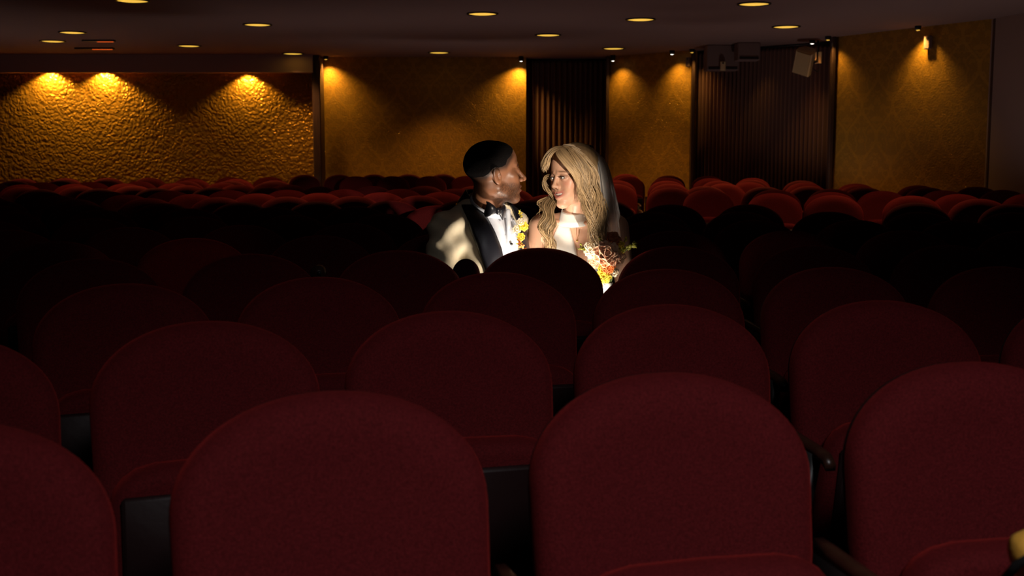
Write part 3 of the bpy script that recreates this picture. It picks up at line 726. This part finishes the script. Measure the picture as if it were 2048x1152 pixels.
def shirt(p):
    q = loc(p, tc, tR)
    f = torso(p, .003)-.0015*np.abs(np.sin(q[:, 0]*150))*smooth(.03-np.abs(q[:, 0]), -.02, .02)+.003*np.sin(q[:, 2]*55+q[:, 0]*120)*smooth(np.abs(q[:, 0]), .0, .04)
    f = smin(f, cap(q, (0, -.118, 1.0), (0, -.142, .6), .010), .008)*1.0
    f = smax(f, -cap(p, T(-.01, .012, .98), hn, .058, .06), .006)
    f = smax(f, q[:, 2]-1.045, .01); f = smax(f, .505-q[:, 2], .01); f = smax(f, np.abs(q[:, 0])-.13, .01)
    return f
VF = sdf_mesh(shirt, np.arange(-.30, .25, .006), np.arange(4.40, 4.86, .006), np.arange(.45, 1.06, .006))
under('shirt', VF, 'shirt', groom)
# collar: a folded band leaning forward around the neck
nbv, hnv = Vector(T(-.012, .004, 1.040)), Vector(hn); axn = (hnv-nbv).normalized()
fw = Vector(tuple(tR @ np.array([0, -1, 0], np.float32))); sd = Vector(tuple(tR @ np.array([1, 0, 0], np.float32)))
def neckring(h, r, drop=.075):
    R_ = []
    for k in range(40):
        a = 2*PI*k/40; d = fw*math.cos(a)+sd*math.sin(a)
        R_.append(nbv + axn*h + d*r*(1.0 if abs(math.cos(a)) > .2 else 1) - Vector((0, 0, drop*(.5+.5*math.cos(a)))))
    return R_
m = MB(); L0 = Vector(groom.location)
rings = [[v-L0 for v in neckring(h, r)] for (h, r) in ((.0, .066), (.052, .062), (.062, .064), (.060, .068), (.042, .073), (.012, .080), (.006, .078), (.03, .070))]
m.loft(rings, cap=False); m.out('collar', 'shirt', groom)
# lapels, laid along the opening
def front_y(x, z, fn):
    ys = np.linspace(-.26, .08, 160); pts = wor(np.stack([np.full(160, x), ys, np.full(160, z)], 1), tc, tR).astype(np.float32)
    v = fn(pts); i = np.argmax(v < 0); return ys[i] if (v < 0).any() else -.05
def closed_front(p):
    return torso(p, .014)
for s in (-1, 1):
    nU, nV = 26, 7; grid = []
    for i in range(nU):
        t = i/(nU-1); z = .52+(1.02-.52)*t
        inner = float(vw(z))-.004; wd = float(np.interp(z, [.52, .66, .84, .93, 1.02], [.02, .055, .085, .080, .056] if s < 0 else [.02, .055, .075, .055, .026]))
        row = []
        for j in range(nV):
            x = inner+wd*j/(nV-1); y = front_y(s*x, z, closed_front)
            row.append(Vector(T(s*x, y-.004-.005*math.sin(PI*j/(nV-1))**.6, z)))
        grid.append(row)
    # collar continuation round the back of the neck
    for k in range(1, 13):
        a = PI*k/12; ca = math.cos(a)
        row = []
        for j in range(nV):
            v_ = j/(nV-1); r = (.086+(.050 if s < 0 else .026)*v_)*(1-a/PI)+(.080+.028*v_)*a/PI; h = 1.022+.066*math.sin(min(a, PI/2)) - v_*(.030+.028*math.sin(min(a, PI/2)))*1.0
            x = s*(r+.0)*math.sin(PI*.40+a*.60)*1.0; y = .012-(r+.012)*math.cos(PI*.40+a*.60)*1.05
            row.append(Vector(T(x, y, h-.012)))
        grid.append(row)
    V = []; F = []; nR = len(grid)
    for row in grid: V += [p-L0 for p in row]
    for i in range(nR-1):
        for j in range(nV-1):
            q4 = (i*nV+j, i*nV+j+1, (i+1)*nV+j+1, (i+1)*nV+j); F.append(q4 if s > 0 else q4[::-1])
    o = part('lapel', V, F, M_['satin'], groom); md = o.modifiers.new('thick', 'SOLIDIFY'); md.thickness = .006; md.offset = 1
# bow tie
bc = P(995, 422, 4.49)
def bow(par, c, f_, s_, sc_, m_):
    u_ = s_.cross(f_).normalized(); u_ = u_ if u_.z > 0 else -u_
    for sg in (-1, 1):
        m = MB(); rings = []
        for (t, hh, th) in ((0, .010, .006), (.2, .013, .009), (.5, .022, .013), (.8, .029, .012), (1, .030, .006), (1.03, .028, .002)):
            r = []
            for k in range(16):
                a = 2*PI*k/16; zz = math.sin(a)*hh; dd = math.cos(a)*th + .004*math.sin(3*a)*t
                r.append(c - L0 + s_*(sg*(.006+.036*t))*sc_ + u_*zz*sc_ + f_*(dd-.018*t*t)*sc_)
            rings.append(r if sg > 0 else r[::-1])
        m.loft(rings); m.out('bow_wing', m_, par)
    m = MB(); m.ball(c-L0+f_*.004, (.011*sc_, .011*sc_, .014*sc_), 12, 10); m.out('bow_knot', m_, par)
tie = thing('bow_tie', '', 'x'); del tie['label'], tie['category']; tie.parent = groom
bow(tie, bc, fw, (sd*.93-Vector((0, 0, .18))).normalized(), 1.0, 'satin')
for zz in (.93, .875):
    y = front_y(0, zz, lambda p: torso(p, .003)); m = MB(); m.ball(Vector(T(0, y-.022, zz))-L0, .0055, 8, 6); m.out('shirt_button', 'satin', groom)
# trousers and shoes
hc = np.array([-.26, 4.72, 0], np.float32); hR = frame(math.radians(8))
def trousers(p):
    q = loc(p, hc, hR); f = ell(q, (0, .0, .57), (.165, .105, .085))
    for s in (-1, 1):
        f = smin(f, cap(q, (s*.085, .0, .565), (s*.105, -.355, .56), .070, .056), .04)
        f = smin(f, cap(q, (s*.105, -.355, .56), (s*.105, -.33, .11), .056, .046), .03)
    f = smax(f, .07-q[:, 2], .01); return f
VF = sdf_mesh(trousers, np.arange(-.52, .02, .012), np.arange(4.26, 4.95, .012), np.arange(.05, .68, .012)); under('trousers', VF, 'trouser', groom)
for s in (-1, 1):
    def shoe(p, s=s):
        q = loc(p, hc, hR); f = ell(q, (s*.105, -.38, .037), (.043, .125, .035)); f = smin(f, ell(q, (s*.105, -.33, .06), (.04, .055, .06)), .02); return smax(f, .004-q[:, 2], .004)
    c_ = wor((s*.105, -.37, .05), hc, hR); VF = sdf_mesh(shoe, np.arange(c_[0]-.2, c_[0]+.2, .01), np.arange(c_[1]-.2, c_[1]+.2, .01), np.arange(-.01, .14, .01)); under('shoe', VF, 'satin', groom)
# boutonniere
def petal(m, c, out, up, L, W, curlv, cup=.4):
    out, up = Vector(out).normalized(), Vector(up).normalized(); side = out.cross(up).normalized(); up = side.cross(out).normalized(); V = []; F = []
    for i in range(5):
        t = i/4
        for j in range(5):
            u = (j-2)/2; w_ = W*math.sin(PI*min(.12+t*.72, 1))*(1 if t < .9 else .9)
            V.append(Vector(c)+out*(L*t*(1-.25*u*u*t))+side*(u*w_)+up*(curlv*L*t*t+cup*W*u*u-.12*L*math.sin(t*3.0)*0))
    for i in range(4):
        for j in range(4): F.append((i*5+j, i*5+j+1, i*5+j+6, i*5+j+5))
    m.add(V, F)
bq = Vector(T(.150, -.165, .875)); bq = P(1043, 460, 4.495)
bt = thing('boutonniere', 'small white and yellow flower spray pinned to the cream jacket', 'flowers', bq)
def blossom(par, c, r, m_, n=7, axis_=(0, -1, .3), name='blossom'):
    ax = Vector(axis_).normalized(); a1 = ax.orthogonal().normalized(); a2 = ax.cross(a1); m = MB()
    for lay, (k, tilt, f_) in enumerate(((n, .35, 1), (max(n-2, 4), .9, .75))):
        for i in range(k):
            a = 2*PI*(i+.5*lay)/k+random.uniform(-.2, .2); d = a1*math.cos(a)+a2*math.sin(a); o_ = (d*math.cos(tilt)+ax*math.sin(tilt)); petal(m, Vector(c)+ax*.002*lay, o_, ax, r*f_, r*.55*f_, random.uniform(.0, .35))
    o = m.out(name, m_, par); md = o.modifiers.new('thick', 'SOLIDIFY'); md.thickness = .0012
    return o
def sprig(par, base, tip, m_leaf, n, r, name='sprig', stem_m='stem'):
    b, t_ = Vector(base), Vector(tip); m = MB(); mid = (b+t_)/2+Vector((random.uniform(-.01, .01), random.uniform(-.01, .01), .005)); m.tube([b, mid, t_], [.0018, .0015, .0008], 6)
    o = m.out(name, stem_m, par); m2 = MB()
    for i in range(n):
        f_ = .25+.75*i/n; c = b.lerp(mid, f_*2) if f_ < .5 else mid.lerp(t_, f_*2-1); d = Vector((random.uniform(-1, 1), random.uniform(-1, .4), random.uniform(-.2, 1))); petal(m2, c, d, d.orthogonal(), r*random.uniform(.7, 1.2), r*.4, .3)
    p2 = m2.out('leaves', m_leaf, o); md = p2.modifiers.new('thick', 'SOLIDIFY'); md.thickness = .001; return o
blossom(bt, (.006, -.01, .014), .022, 'yellow', axis_=(.2, -1, .2)); blossom(bt, (-.018, -.012, .002), .020, 'ivory'); blossom(bt, (-.002, -.012, -.024), .018, 'yellow', axis_=(0, -1, 0)); blossom(bt, (-.004, -.012, .030), .018, 'ivory')
sprig(bt, (0, 0, 0), (-.004, -.01, .080), 'yellow', 8, .012); sprig(bt, (0, 0, -.02), (.010, -.015, -.085), 'orange', 12, .014); sprig(bt, (0, 0, -.02), (-.004, -.01, -.07), 'yellow', 10, .012)
# ================================================================== the bride
HS = .95
wo = np.array(P(1146, 352, 4.58), np.float32); wR = frame(math.radians(-50), math.radians(6), math.radians(-3))
bcn = np.array([*P(1156, 470, 4.655)[:2], 0], np.float32); bR = frame(math.radians(-14))
B = lambda x, y, z: tuple(wor((x, y, z), bcn, bR))
bnb = B(-.012, .0, .975); bhn = tuple(wor((0, .028, -.06), wo, wR, HS))
bshR, belR, bwrR = B(-.152, -.005, .935), B(-.165, -.06, .67), B(-.03, -.22, .60)
bshL, belL, bwrL = B(.155, .005, .935), B(.20, -.03, .67), B(.075, -.23, .60)
bhR = hand(bwrR, Vector(B(.06, -.26, .60))-Vector(bwrR), (0, -1, .2), .9, .8); bhL = hand(bwrL, Vector(B(.0, -.29, .58))-Vector(bwrL), (0, -1, .2), .9, .8, right=False)
def btorso(p, g=0.0):
    q = loc(p, bcn, bR)
    f = ell(q, (0, .005, .80), (.135+g, .092+g, .19+g))
    f = smin(f, ell(q, (0, .0, .60), (.14+g, .10+g, .10+g)), .06)
    f = smin(f, cap(q, (-.12, .012, .935), (.12, .012, .935), .040+g), .04)
    f = smin(f, cap(q, (0, .025, .965), (-.13, .015, .94), .030+g), .03); f = smin(f, cap(q, (0, .025, .965), (.13, .015, .94), .030+g), .03)
    for s in (-1, 1): f = smin(f, ell(q, (s*.065, -.075, .815), (.058+g, .050+g, .055+g)), .035)
    return f
def woman_skin(p):
    q = loc(p, wo, wR, HS); f = np.full(len(p), 1.0, np.float32); near = (np.abs(q) < .25).all(1)
    if near.any(): f[near] = head_sdf(q[near], False, 1.0)*HS
    f[~near] = np.sqrt((q[~near]**2).sum(1))*HS-.125
    f = smin(f, cap(p, bhn, bnb, .043, .046), .022); f = smin(f, btorso(p), .03)
    qq = loc(p, bcn, bR)
    for s in (-1, 1): f = smin(f, cap(qq, (s*.02, -.055, .945), (s*.12, -.025, .955), .010), .012)     # collar bones
    for a, b, r1, r2 in ((bshR, belR, .045, .036), (belR, bwrR, .035, .022), (bshL, belL, .045, .036), (belL, bwrL, .035, .022)): f = smin(f, cap(p, a, b, r1, r2), .03)
    for L in (bhR, bhL):
        for a, b, r1, r2 in L: f = smin(f, cap(p, a, b, r1*.9, r2*.9), .004)
    return smax(f, .50-p[:, 2], .01)
bride = thing('person', 'blonde bride in white halter dress and tulle veil, smiling at the groom', 'person', tuple(bcn))
c1 = np.array(P(1146, 352, 4.58))
VF = sdf_mesh(woman_skin, axis(-.03, .56, c1[0]-.125, c1[0]+.11, .0026, .010), axis(4.2, 5.0, c1[1]-.125, c1[1]+.11, .0028, .010), axis(.45, 1.28, c1[2]-.135, c1[2]+.125, .0026, .010))
q = loc(VF[0].astype(np.float32), wo, wR, HS)
col = np.tile(np.array([.60, .34, .225]), (len(q), 1)); ax_ = np.abs(q[:, 0]); inh = (np.abs(q) < .14).all(1)
def tint(mask, c, k): 
    global col
    mk = (mask*k*inh)[:, None]; col = col*(1-mk)+np.array(c)*mk
tint(np.exp(-(((ax_-.046)/.018)**2+((q[:, 2]+.022)/.016)**2))*(q[:, 1] < -.03), (.62, .24, .17), .55)       # blusher
zl = q[:, 2]-.009*(ax_/.030)**2
tint(np.exp(-((q[:, 0]/.034)**6+((zl+.0660)/.0125)**6))*(q[:, 1] < -.076), (.50, .13, .11), .85)      # lips
tint(np.exp(-(((ax_-.0315)/.0165)**4+((q[:, 2]-.0075)/.0065)**4))*(q[:, 1] < -.06), (.20, .10, .07), .75)  # eye shadow
tint(np.exp(-(((ax_-.0315)/.0155)**6+((q[:, 2]-.0030)/.0068)**6))*(q[:, 1] < -.07), (.03, .018, .014), .8)   # lash line
tint(np.exp(-(((ax_-.033)/.018)**4+((q[:, 2]-.0265+.25*np.maximum(ax_-.036, 0)-.12*np.minimum(ax_-.03, 0)*-1)/.0034)**4))*(q[:, 1] < -.05), (.12, .06, .03), .85)  # brows
under('skin', VF, 'skin', bride, cols=col)
eyes(bride, wo, wR, HS, [.10, .09, .06], look=tuple(wor((-.25, -1, .05), np.zeros(3, np.float32), wR)))
m = MB()
for i in range(-6, 7):
    x = i*.0042; y = -.0915+.5*x*x/.02*.5; zt = .008*(abs(x)/.030)**2
    m.box(Vector(tuple(wor((x, y, -.0632+zt), wo, wR, HS)))-Vector(bride.location), (.0044, .005, .0085), Matrix([list(r_) for r_ in wR]), bev=.001)
m.out('teeth', 'teeth', bride)
# lashes of the visible eye
m = MB()
for sx in (-1, 1):
    for i in range(9):
        a = -1+2*i/8; p0 = Vector(tuple(wor((sx*.0315+a*.0125, -.0925+.003*a*a, .0075-.0035*a*a), wo, wR, HS))); p1 = Vector(tuple(wor((sx*.0315+a*.0165, -.1000+.004*a*a, .0105-.002*a*a), wo, wR, HS)))
        m.tube([p0-Vector(bride.location), p1-Vector(bride.location)], [.0007, .0003], 4)
m.out('eyelashes', 'hair_m', bride)
# dress: halter band round the neck, keyhole below it, open shoulders
def dress(p):
    q = loc(p, bcn, bR); x, y, z = q[:, 0], q[:, 1], q[:, 2]
    f = btorso(p, .007) + .0012*np.sin(x*90+z*20)*smooth(.9-z, 0, .1)
    for s_ in (-1, 1):
        f = smin(f, cap(q, (s_*.08, -.02, .575), (s_*.085, -.25, .575), .078, .068), .05); f = smin(f, cap(q, (s_*.085, -.25, .575), (s_*.09, -.22, .06), .066, .085), .05)
    edge = np.interp(z, [.40, .78, .84, .90, .945, 1.0], [.5, .15, .115, .088, .070, .062])
    f = smax(f, np.abs(x)-edge, .006)
    f = smax(f, z-.962-.25*np.maximum(y, 0), .006)
    hole = np.maximum(np.maximum(-(x+.012-.12*(.935-z)*-1*0)-.30*(.935-z)*-0-.0, x-.052-.1*(.935-z)), np.maximum(z-.938, .80-z))
    hole = np.maximum(np.maximum((-.022+(.938-z)*.36)-x, x-.060), np.maximum(z-.938, .79-z))
    f = smax(f, -np.maximum(hole, y-.02), .005)
    f = smax(f, -np.maximum(.86-z, .0-y), .01)              # low back
    return smax(smax(f, .03-z, .01), np.minimum(.488-z, y+.20), .01)
VF = sdf_mesh(dress, np.arange(.0, .52, .005), np.arange(4.22, 4.92, .006), np.arange(.02, 1.0, .006)); under('dress', VF, 'dress', bride)
nbv2, hnv2 = Vector(bnb), Vector(bhn); L1 = Vector(bride.location); fb = Vector(tuple(bR @ np.array([0, -1, 0], np.float32))); sb_ = Vector(tuple(bR @ np.array([1, 0, 0], np.float32)))
def bring(zc, r, ry):
    return [Vector((nbv2.x, nbv2.y, 0))+fb*(ry*math.cos(2*PI*k/36)+.006)+sb_*r*math.sin(2*PI*k/36)+Vector((0, 0, zc-.016*math.cos(2*PI*k/36)))-L1 for k in range(36)]
m = MB(); m.loft([bring(z, r, ry) for (z, r, ry) in ((.950, .068, .072), (.953, .073, .078), (.972, .062, .068), (.996, .0535, .058), (1.003, .0520, .056), (1.000, .0495, .053), (.975, .055, .06))], cap=False); m.out('neck_band', 'dress', bride)
# earring, necklace
ep = Vector(tuple(wor((.082, .004, -.046), wo, wR, HS))); m = MB()
for i in range(3): m.ball(ep-L1+Vector((0, -.004, -.010*i)), .0032-.0004*i, 8, 6)
m.tube([ep-L1+Vector((0, -.004, .005)), ep-L1+Vector((0, -.004, -.022))], .0008, 6); m.out('earring', 'brass', bride)
def bfront(x, z):
    ys = np.linspace(-.2, .05, 120); pts = wor(np.stack([np.full(120, x), ys, np.full(120, z)], 1), bcn, bR).astype(np.float32); v = btorso(pts); i = np.argmax(v < 0); return ys[i]
m = MB(); m.tube([Vector(B(x, bfront(x, z)-.003, z))-L1 for (x, z) in ((.004, .945), (.008, .91), (.012, .888), (.017, .91), (.021, .945))], .0007, 5)
pz = Vector(B(.012, bfront(.012, .886)-.005, .884))-L1; m.ball(pz, (.004, .002, .005), 8, 6); m.out('necklace', 'brass', bride)
# hair: a shell over the scalp and many locks
def bride_hair(p):
    q = loc(p, wo, wR, HS); x, y, z = q[:, 0], q[:, 1], q[:, 2]
    f = ell(q, (0, .022, .040), (.086, .106, .094)); f = smin(f, ell(q, (0, .075, -.06), (.062, .045, .11)), .05)
    lim = np.interp(y, [-.12, -.060, -.040, -.02, .0, .03, .2], [.11, .088, .058, .03, -.01, -.14, -.25])
    return smax(f, lim-z, .012)*HS + .0014*np.sin(x*260+y*90)*np.sin(y*230+z*60)
VF = sdf_mesh(bride_hair, np.arange(c1[0]-.13, c1[0]+.14, .005), np.arange(c1[1]-.12, c1[1]+.16, .005), np.arange(c1[2]-.2, c1[2]+.14, .005))
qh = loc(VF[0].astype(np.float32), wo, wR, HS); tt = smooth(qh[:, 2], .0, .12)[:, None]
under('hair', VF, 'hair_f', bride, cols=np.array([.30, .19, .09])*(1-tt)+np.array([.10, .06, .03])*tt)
def curve(pts, n):
    pts = [Vector(p) for p in pts]; k = len(pts)-1; out = []
    for i in range(n):
        t = i/(n-1)*k; a = min(int(t), k-1); u = t-a; p0, p1, p2, p3 = pts[max(a-1, 0)], pts[a], pts[a+1], pts[min(a+2, k)]
        out.append(.5*((2*p1)+(p2-p0)*u+(2*p0-5*p1+4*p2-p3)*u*u+(3*p1-p0-3*p2+p3)*u**3))
    return out
def locks(name, guides, n, rad, wave, dark=0.0, nseg=22, tone=(.52, .345, .175)):
    g = [curve([P(x, y, 4.58+d) for (x, y, d) in G], nseg) for G in guides]; m = MB(); cols = []
    for i in range(n):
        u = random.random()*(len(g)-1); a = min(int(u), len(g)-2); f_ = u-a; ph, ph2 = random.uniform(0, 6.3), random.uniform(0, 6.3); fr = random.uniform(.8, 1.25)
        jit = Vector((random.gauss(0, .004), random.gauss(0, .006), random.gauss(0, .003))); end = nseg if random.random() < .7 else int(nseg*random.uniform(.7, .95)); pts = []
        for k in range(end):
            t = k/(nseg-1); p = g[a][k].lerp(g[a+1][k], f_); amp = wave*smooth(np.array(t), .2, .7)
            pts.append(p+jit*(.3+t)+Vector((amp*math.sin(t*13*fr+ph*.35+u*2), -abs(amp)*.6*math.cos(t*13*fr+ph*.35), amp*.3*math.sin(t*9+ph2))))
        r_ = rad*random.uniform(.6, 1.25); K = len(pts); rr = [r_*(.55+.45*min(1, 4*k/K))*(1 if k < K*.7 else max(.12, 1-(k-K*.7)/(K*.32))) for k in range(K)]
        m.tube([p-L1 for p in pts], rr, 5, cap=False); br = random.uniform(.42, 1.08)
        for k in range(K):
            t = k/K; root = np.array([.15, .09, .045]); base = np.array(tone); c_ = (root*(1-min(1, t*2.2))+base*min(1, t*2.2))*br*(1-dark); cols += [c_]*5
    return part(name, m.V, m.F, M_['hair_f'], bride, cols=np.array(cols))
locks('hair_lock', [[(1150, 290, .02), (1172, 302, .0), (1190, 330, .03), (1202, 370, .03), (1210, 420, .0), (1208, 470, -.06)], [(1146, 292, -.03), (1166, 312, -.06), (1184, 340, -.06), (1196, 385, -.06), (1202, 430, -.09), (1202, 488, -.12)],
      [(1140, 294, -.06), (1158, 316, -.09), (1174, 345, -.095), (1184, 390, -.10), (1192, 440, -.13), (1194, 492, -.15)], [(1134, 296, -.07), (1150, 320, -.105), (1164, 348, -.105), (1170, 390, -.115), (1180, 440, -.145), (1188, 494, -.16)]], 330, .0020, .017, nseg=26)
locks('hair_lock', [[(1122, 292, -.05), (1138, 307, -.085), (1154, 328, -.105), (1163, 352, -.105), (1166, 380, -.105), (1172, 410, -.12), (1176, 432, -.135)], [(1116, 297, -.068), (1124, 309, -.102), (1140, 329, -.118), (1156, 350, -.115), (1160, 372, -.115), (1164, 396, -.12), (1168, 420, -.135)],
      [(1110, 299, -.075), (1114, 312, -.110), (1128, 329, -.122), (1145, 346, -.122), (1156, 366, -.118), (1158, 384, -.118), (1160, 400, -.12)]], 150, .0018, .005)
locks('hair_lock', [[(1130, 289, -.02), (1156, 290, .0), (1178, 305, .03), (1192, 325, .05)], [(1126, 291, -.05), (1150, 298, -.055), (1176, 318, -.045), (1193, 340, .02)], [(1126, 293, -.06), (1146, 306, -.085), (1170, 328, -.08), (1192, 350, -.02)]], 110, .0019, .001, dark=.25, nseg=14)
locks('hair_lock', [[(1128, 292, -.045), (1108, 295, -.06), (1094, 308, -.062), (1088, 326, -.06), (1092, 342, -.05)], [(1124, 294, -.06), (1106, 299, -.085), (1095, 312, -.09), (1090, 328, -.085), (1088, 342, -.075)], [(1122, 296, -.07), (1108, 303, -.105), (1100, 314, -.112), (1096, 326, -.11), (1092, 336, -.10)]], 80, .0018, .001, nseg=16)
locks('hair_lock', [[(1106, 350, .03), (1092, 352, .0), (1086, 362, -.01), (1090, 374, -.01), (1098, 384, -.005), (1104, 394, -.01)], [(1104, 350, .02), (1094, 358, -.01), (1090, 366, -.02), (1093, 376, -.02), (1102, 388, -.015), (1108, 398, -.02)]], 24, .0017, .002, nseg=16)
locks('hair_lock', [[(1120, 380, .06), (1098, 394, .03), (1084, 408, -.03), (1088, 428, -.08), (1080, 450, -.10), (1090, 474, -.12), (1092, 494, -.13)], [(1122, 384, .05), (1106, 398, .0), (1096, 416, -.07), (1100, 438, -.11), (1090, 460, -.13), (1100, 482, -.14), (1104, 502, -.15)],
      [(1126, 390, .04), (1114, 406, -.03), (1106, 424, -.09), (1110, 446, -.13), (1100, 468, -.145), (1108, 490, -.155), (1106, 506, -.155)]], 120, .0019, .007, nseg=26)
locks('hair_lock', [[(1112, 386, .04), (1090, 396, .02), (1074, 404, .0), (1080, 412, -.02), (1074, 424, -.04)], [(1112, 390, .03), (1094, 402, .0), (1080, 412, -.03), (1086, 424, -.06), (1078, 440, -.09)]], 9, .0014, .006, nseg=20)
# veil: tulle hanging from the back of the crown
gv = [curve([P(x, y, 4.58+d) for (x, y, d) in G], 22) for G in ([(1183, 298, .02), (1193, 322, -.01), (1200, 370, -.055), (1206, 430, -.10), (1206, 500, -.10)], [(1184, 294, .05), (1206, 322, .02), (1218, 370, -.01), (1228, 430, -.04), (1234, 500, -.05)], [(1180, 294, .08), (1208, 320, .08), (1224, 366, .06), (1238, 430, .04), (1249, 500, .03)],
     [(1174, 293, .09), (1196, 316, .14), (1212, 366, .15), (1226, 430, .15), (1236, 500, .15)], [(1160, 294, .09), (1168, 318, .16), (1176, 366, .19), (1186, 430, .21), (1190, 500, .21)])]
V = []; F = []; nA_ = 33
for k in range(22):
    for j in range(nA_):
        u = j/(nA_-1)*4; a = min(int(u), 3); f_ = u-a
        p0, p1, p2, p3 = [gv[min(max(a+e_, 0), 4)][k] for e_ in (-1, 0, 1, 2)]
        p = .5*((2*p1)+(p2-p0)*f_+(2*p0-5*p1+4*p2-p3)*f_*f_+(3*p1-p0-3*p2+p3)*f_**3)
        d = .006*math.sin(j*1.9)*min(1, k/8); V.append(p+Vector((d, d*.6, 0))-L1)
for k in range(21):
    for j in range(nA_-1): F.append((k*nA_+j, k*nA_+j+1, (k+1)*nA_+j+1, (k+1)*nA_+j))
part('veil', V, F, M_['veil'], bride)
cmb = P(1176, 294, 4.64)-L1; MB().tube([cmb+Vector((-.02, 0, .0)), cmb+Vector((.0, .0, .006)), cmb+Vector((.02, .01, .0))], .005, 8).out('hair_comb', 'brass', bride)
# ------------------------------------------------------------------ bouquet
bp = P(1214, 540, 4.435)
bo = thing('bouquet', 'peach rose and yellow flower bouquet held by the bride', 'bouquet', bp)
def at(x, y, d): return P(x, y, 4.435+d)-bp
def rose(par, c, r, m_, axis_=(0, -1, .35), name='rose'):
    ax = Vector(axis_).normalized(); a1 = ax.orthogonal().normalized(); a2 = ax.cross(a1); c = Vector(c)
    hd = MB(); hd.ball(c, r*.34, 10, 8); o = hd.out(name, m_, par)
    for lay, (n, rad, tilt, L_, W_) in enumerate(((3, .10, 1.35, .62, .36), (4, .20, 1.15, .72, .42), (5, .30, .92, .82, .48), (6, .40, .62, .88, .54), (7, .48, .25, .80, .56))):
        for i in range(n):
            a = 2*PI*(i+.37*lay)/n+random.uniform(-.15, .15); d = a1*math.cos(a)+a2*math.sin(a); t_ = tilt+random.uniform(-.1, .1)
            m = MB(); petal(m, c+d*r*rad*.5-ax*r*.2*(lay/4), d*math.cos(t_)+ax*math.sin(t_), ax*math.cos(t_)-d*math.sin(t_)*1.0, r*L_, r*W_, -.22+.1*lay*.4, cup=.5)
            p_ = m.out('petal', m_, o); md = p_.modifiers.new('thick', 'SOLIDIFY'); md.thickness = .0014
    return o
rose(bo, at(1214, 508, -.03), .053, 'peach', (.05, -1, .30))
rose(bo, at(1222, 481, .03), .040, 'rust', (-.1, -.8, .6))
rose(bo, at(1184, 500, -.0), .034, 'ivory', (-.4, -1, .3))
rose(bo, at(1236, 512, .015), .034, 'peach', (.5, -.9, .3))
rose(bo, at(1216, 532, -.03), .030, 'orange', (0, -1, .1))
rose(bo, at(1192, 522, .01), .032, 'peach', (-.4, -.9, .2))
rose(bo, at(1208, 552, -.02), .030, 'yellow', (0, -1, .1))
for (x, y, d, r_, m_) in ((1228, 545, -.01, .022, 'ivory'), (1200, 568, -.0, .022, 'ivory'), (1175, 492, .0, .016, 'ivory'), (1243, 500, .02, .018, 'yellow'), (1203, 538, -.01, .018, 'yellow')): blossom(bo, at(x, y, d), r_, m_)
for (x0, y0, x1, y1, n, r_, m_) in ((1230, 510, 1248, 484, 14, .018, 'yellow'), (1236, 512, 1262, 492, 10, .016, 'leaf'), (1246, 505, 1277, 487, 7, .022, 'leaf'), (1190, 515, 1160, 492, 9, .014, 'leaf'), (1192, 512, 1152, 496, 7, .012, 'leaf'), (1205, 500, 1196, 478, 7, .014, 'leaf'), (1240, 508, 1252, 476, 6, .014, 'yellow')):
    sprig(bo, at(x0, y0, .01), at(x1, y1, .0), m_, n, r_)
tip = P(1200, 640, 4.52)-bp
m = MB()
for i in range(14):
    a = 2*PI*i/14; m.tube([Vector((.03*math.cos(a), .03*math.sin(a)*.8, -.0)), tip*.5+Vector((.012*math.cos(a), .012*math.sin(a), 0)), tip+Vector((.025*math.cos(a), .025*math.sin(a), 0))], .004, 6)
m.out('stems', 'stem', bo)
MB().loft([[tip*t+Vector((r_*math.cos(2*PI*k/16), r_*math.sin(2*PI*k/16), 0)) for k in range(16)] for (t, r_) in ((.25, .030), (.4, .024), (.6, .021), (.75, .023))]).out('wrap', 'ribbon', bo)
# ------------------------------------------------------------------ small things among the seats
p = P(932, 540, 4.30)
bd = thing('stand', 'dark rounded head on thin stand between two seat backs before the groom', 'stand', (p.x, p.y, 0))
VF = sdf_mesh(lambda q: ell(q, (0, 0, p.z-.02), (.052, .032, .062)), np.arange(-.07, .07, .006), np.arange(-.05, .05, .006), np.arange(p.z-.1, p.z+.06, .006)); npart('head', VF, 'carpet', bd)
MB().tube([(0, 0, .0), (0, 0, .02), (0, 0, .021), (0, 0, p.z-.07)], [.035, .03, .009, .009], 12).out('pole', 'iron', bd)
p = P(637, 545, 4.14)
kb = thing('seat_knob', 'small round dark knob on a post between two seats left of the groom', 'knob', (p.x, p.y, 0))
MB().tube([(0, 0, 0), (0, 0, p.z-.02)], .012, 8).out('post', 'iron', kb)
m = MB(); m.tube([(.0, .022, p.z), (0, -.022, p.z)], .026, 16); m.out('disc', 'wood', kb); MB().tube([(.006, -.015, p.z), (.006, -.026, p.z)], .008, 10).out('hole_cap', 'iron', kb)
p = P(2052, 1082, 1.46)
cl = thing('cloth_bag', 'orange yellow cloth bag with dark strap on front seat at right edge', 'bag', p)
def bag(q): return smax(smin(ell(q, (0.035, 0, -.02), (.055, .05, .042)), ell(q, (.06, .02, -.05), (.06, .06, .05)), .02), -.07-q[:, 2], .01)+.002*np.sin(q[:, 0]*120+q[:, 2]*90)
VF = sdf_mesh(bag, np.arange(-.05, .14, .005), np.arange(-.08, .1, .005), np.arange(-.12, .04, .005)); npart('cloth', VF, 'tan', cl)
MB().tube([(-.035, -.02, -.045), (-.030, -.045, -.015), (-.008, -.055, .005), (.02, -.058, -.01), (.045, -.056, -.035)], .006, 8).out('strap', 'iron', cl)
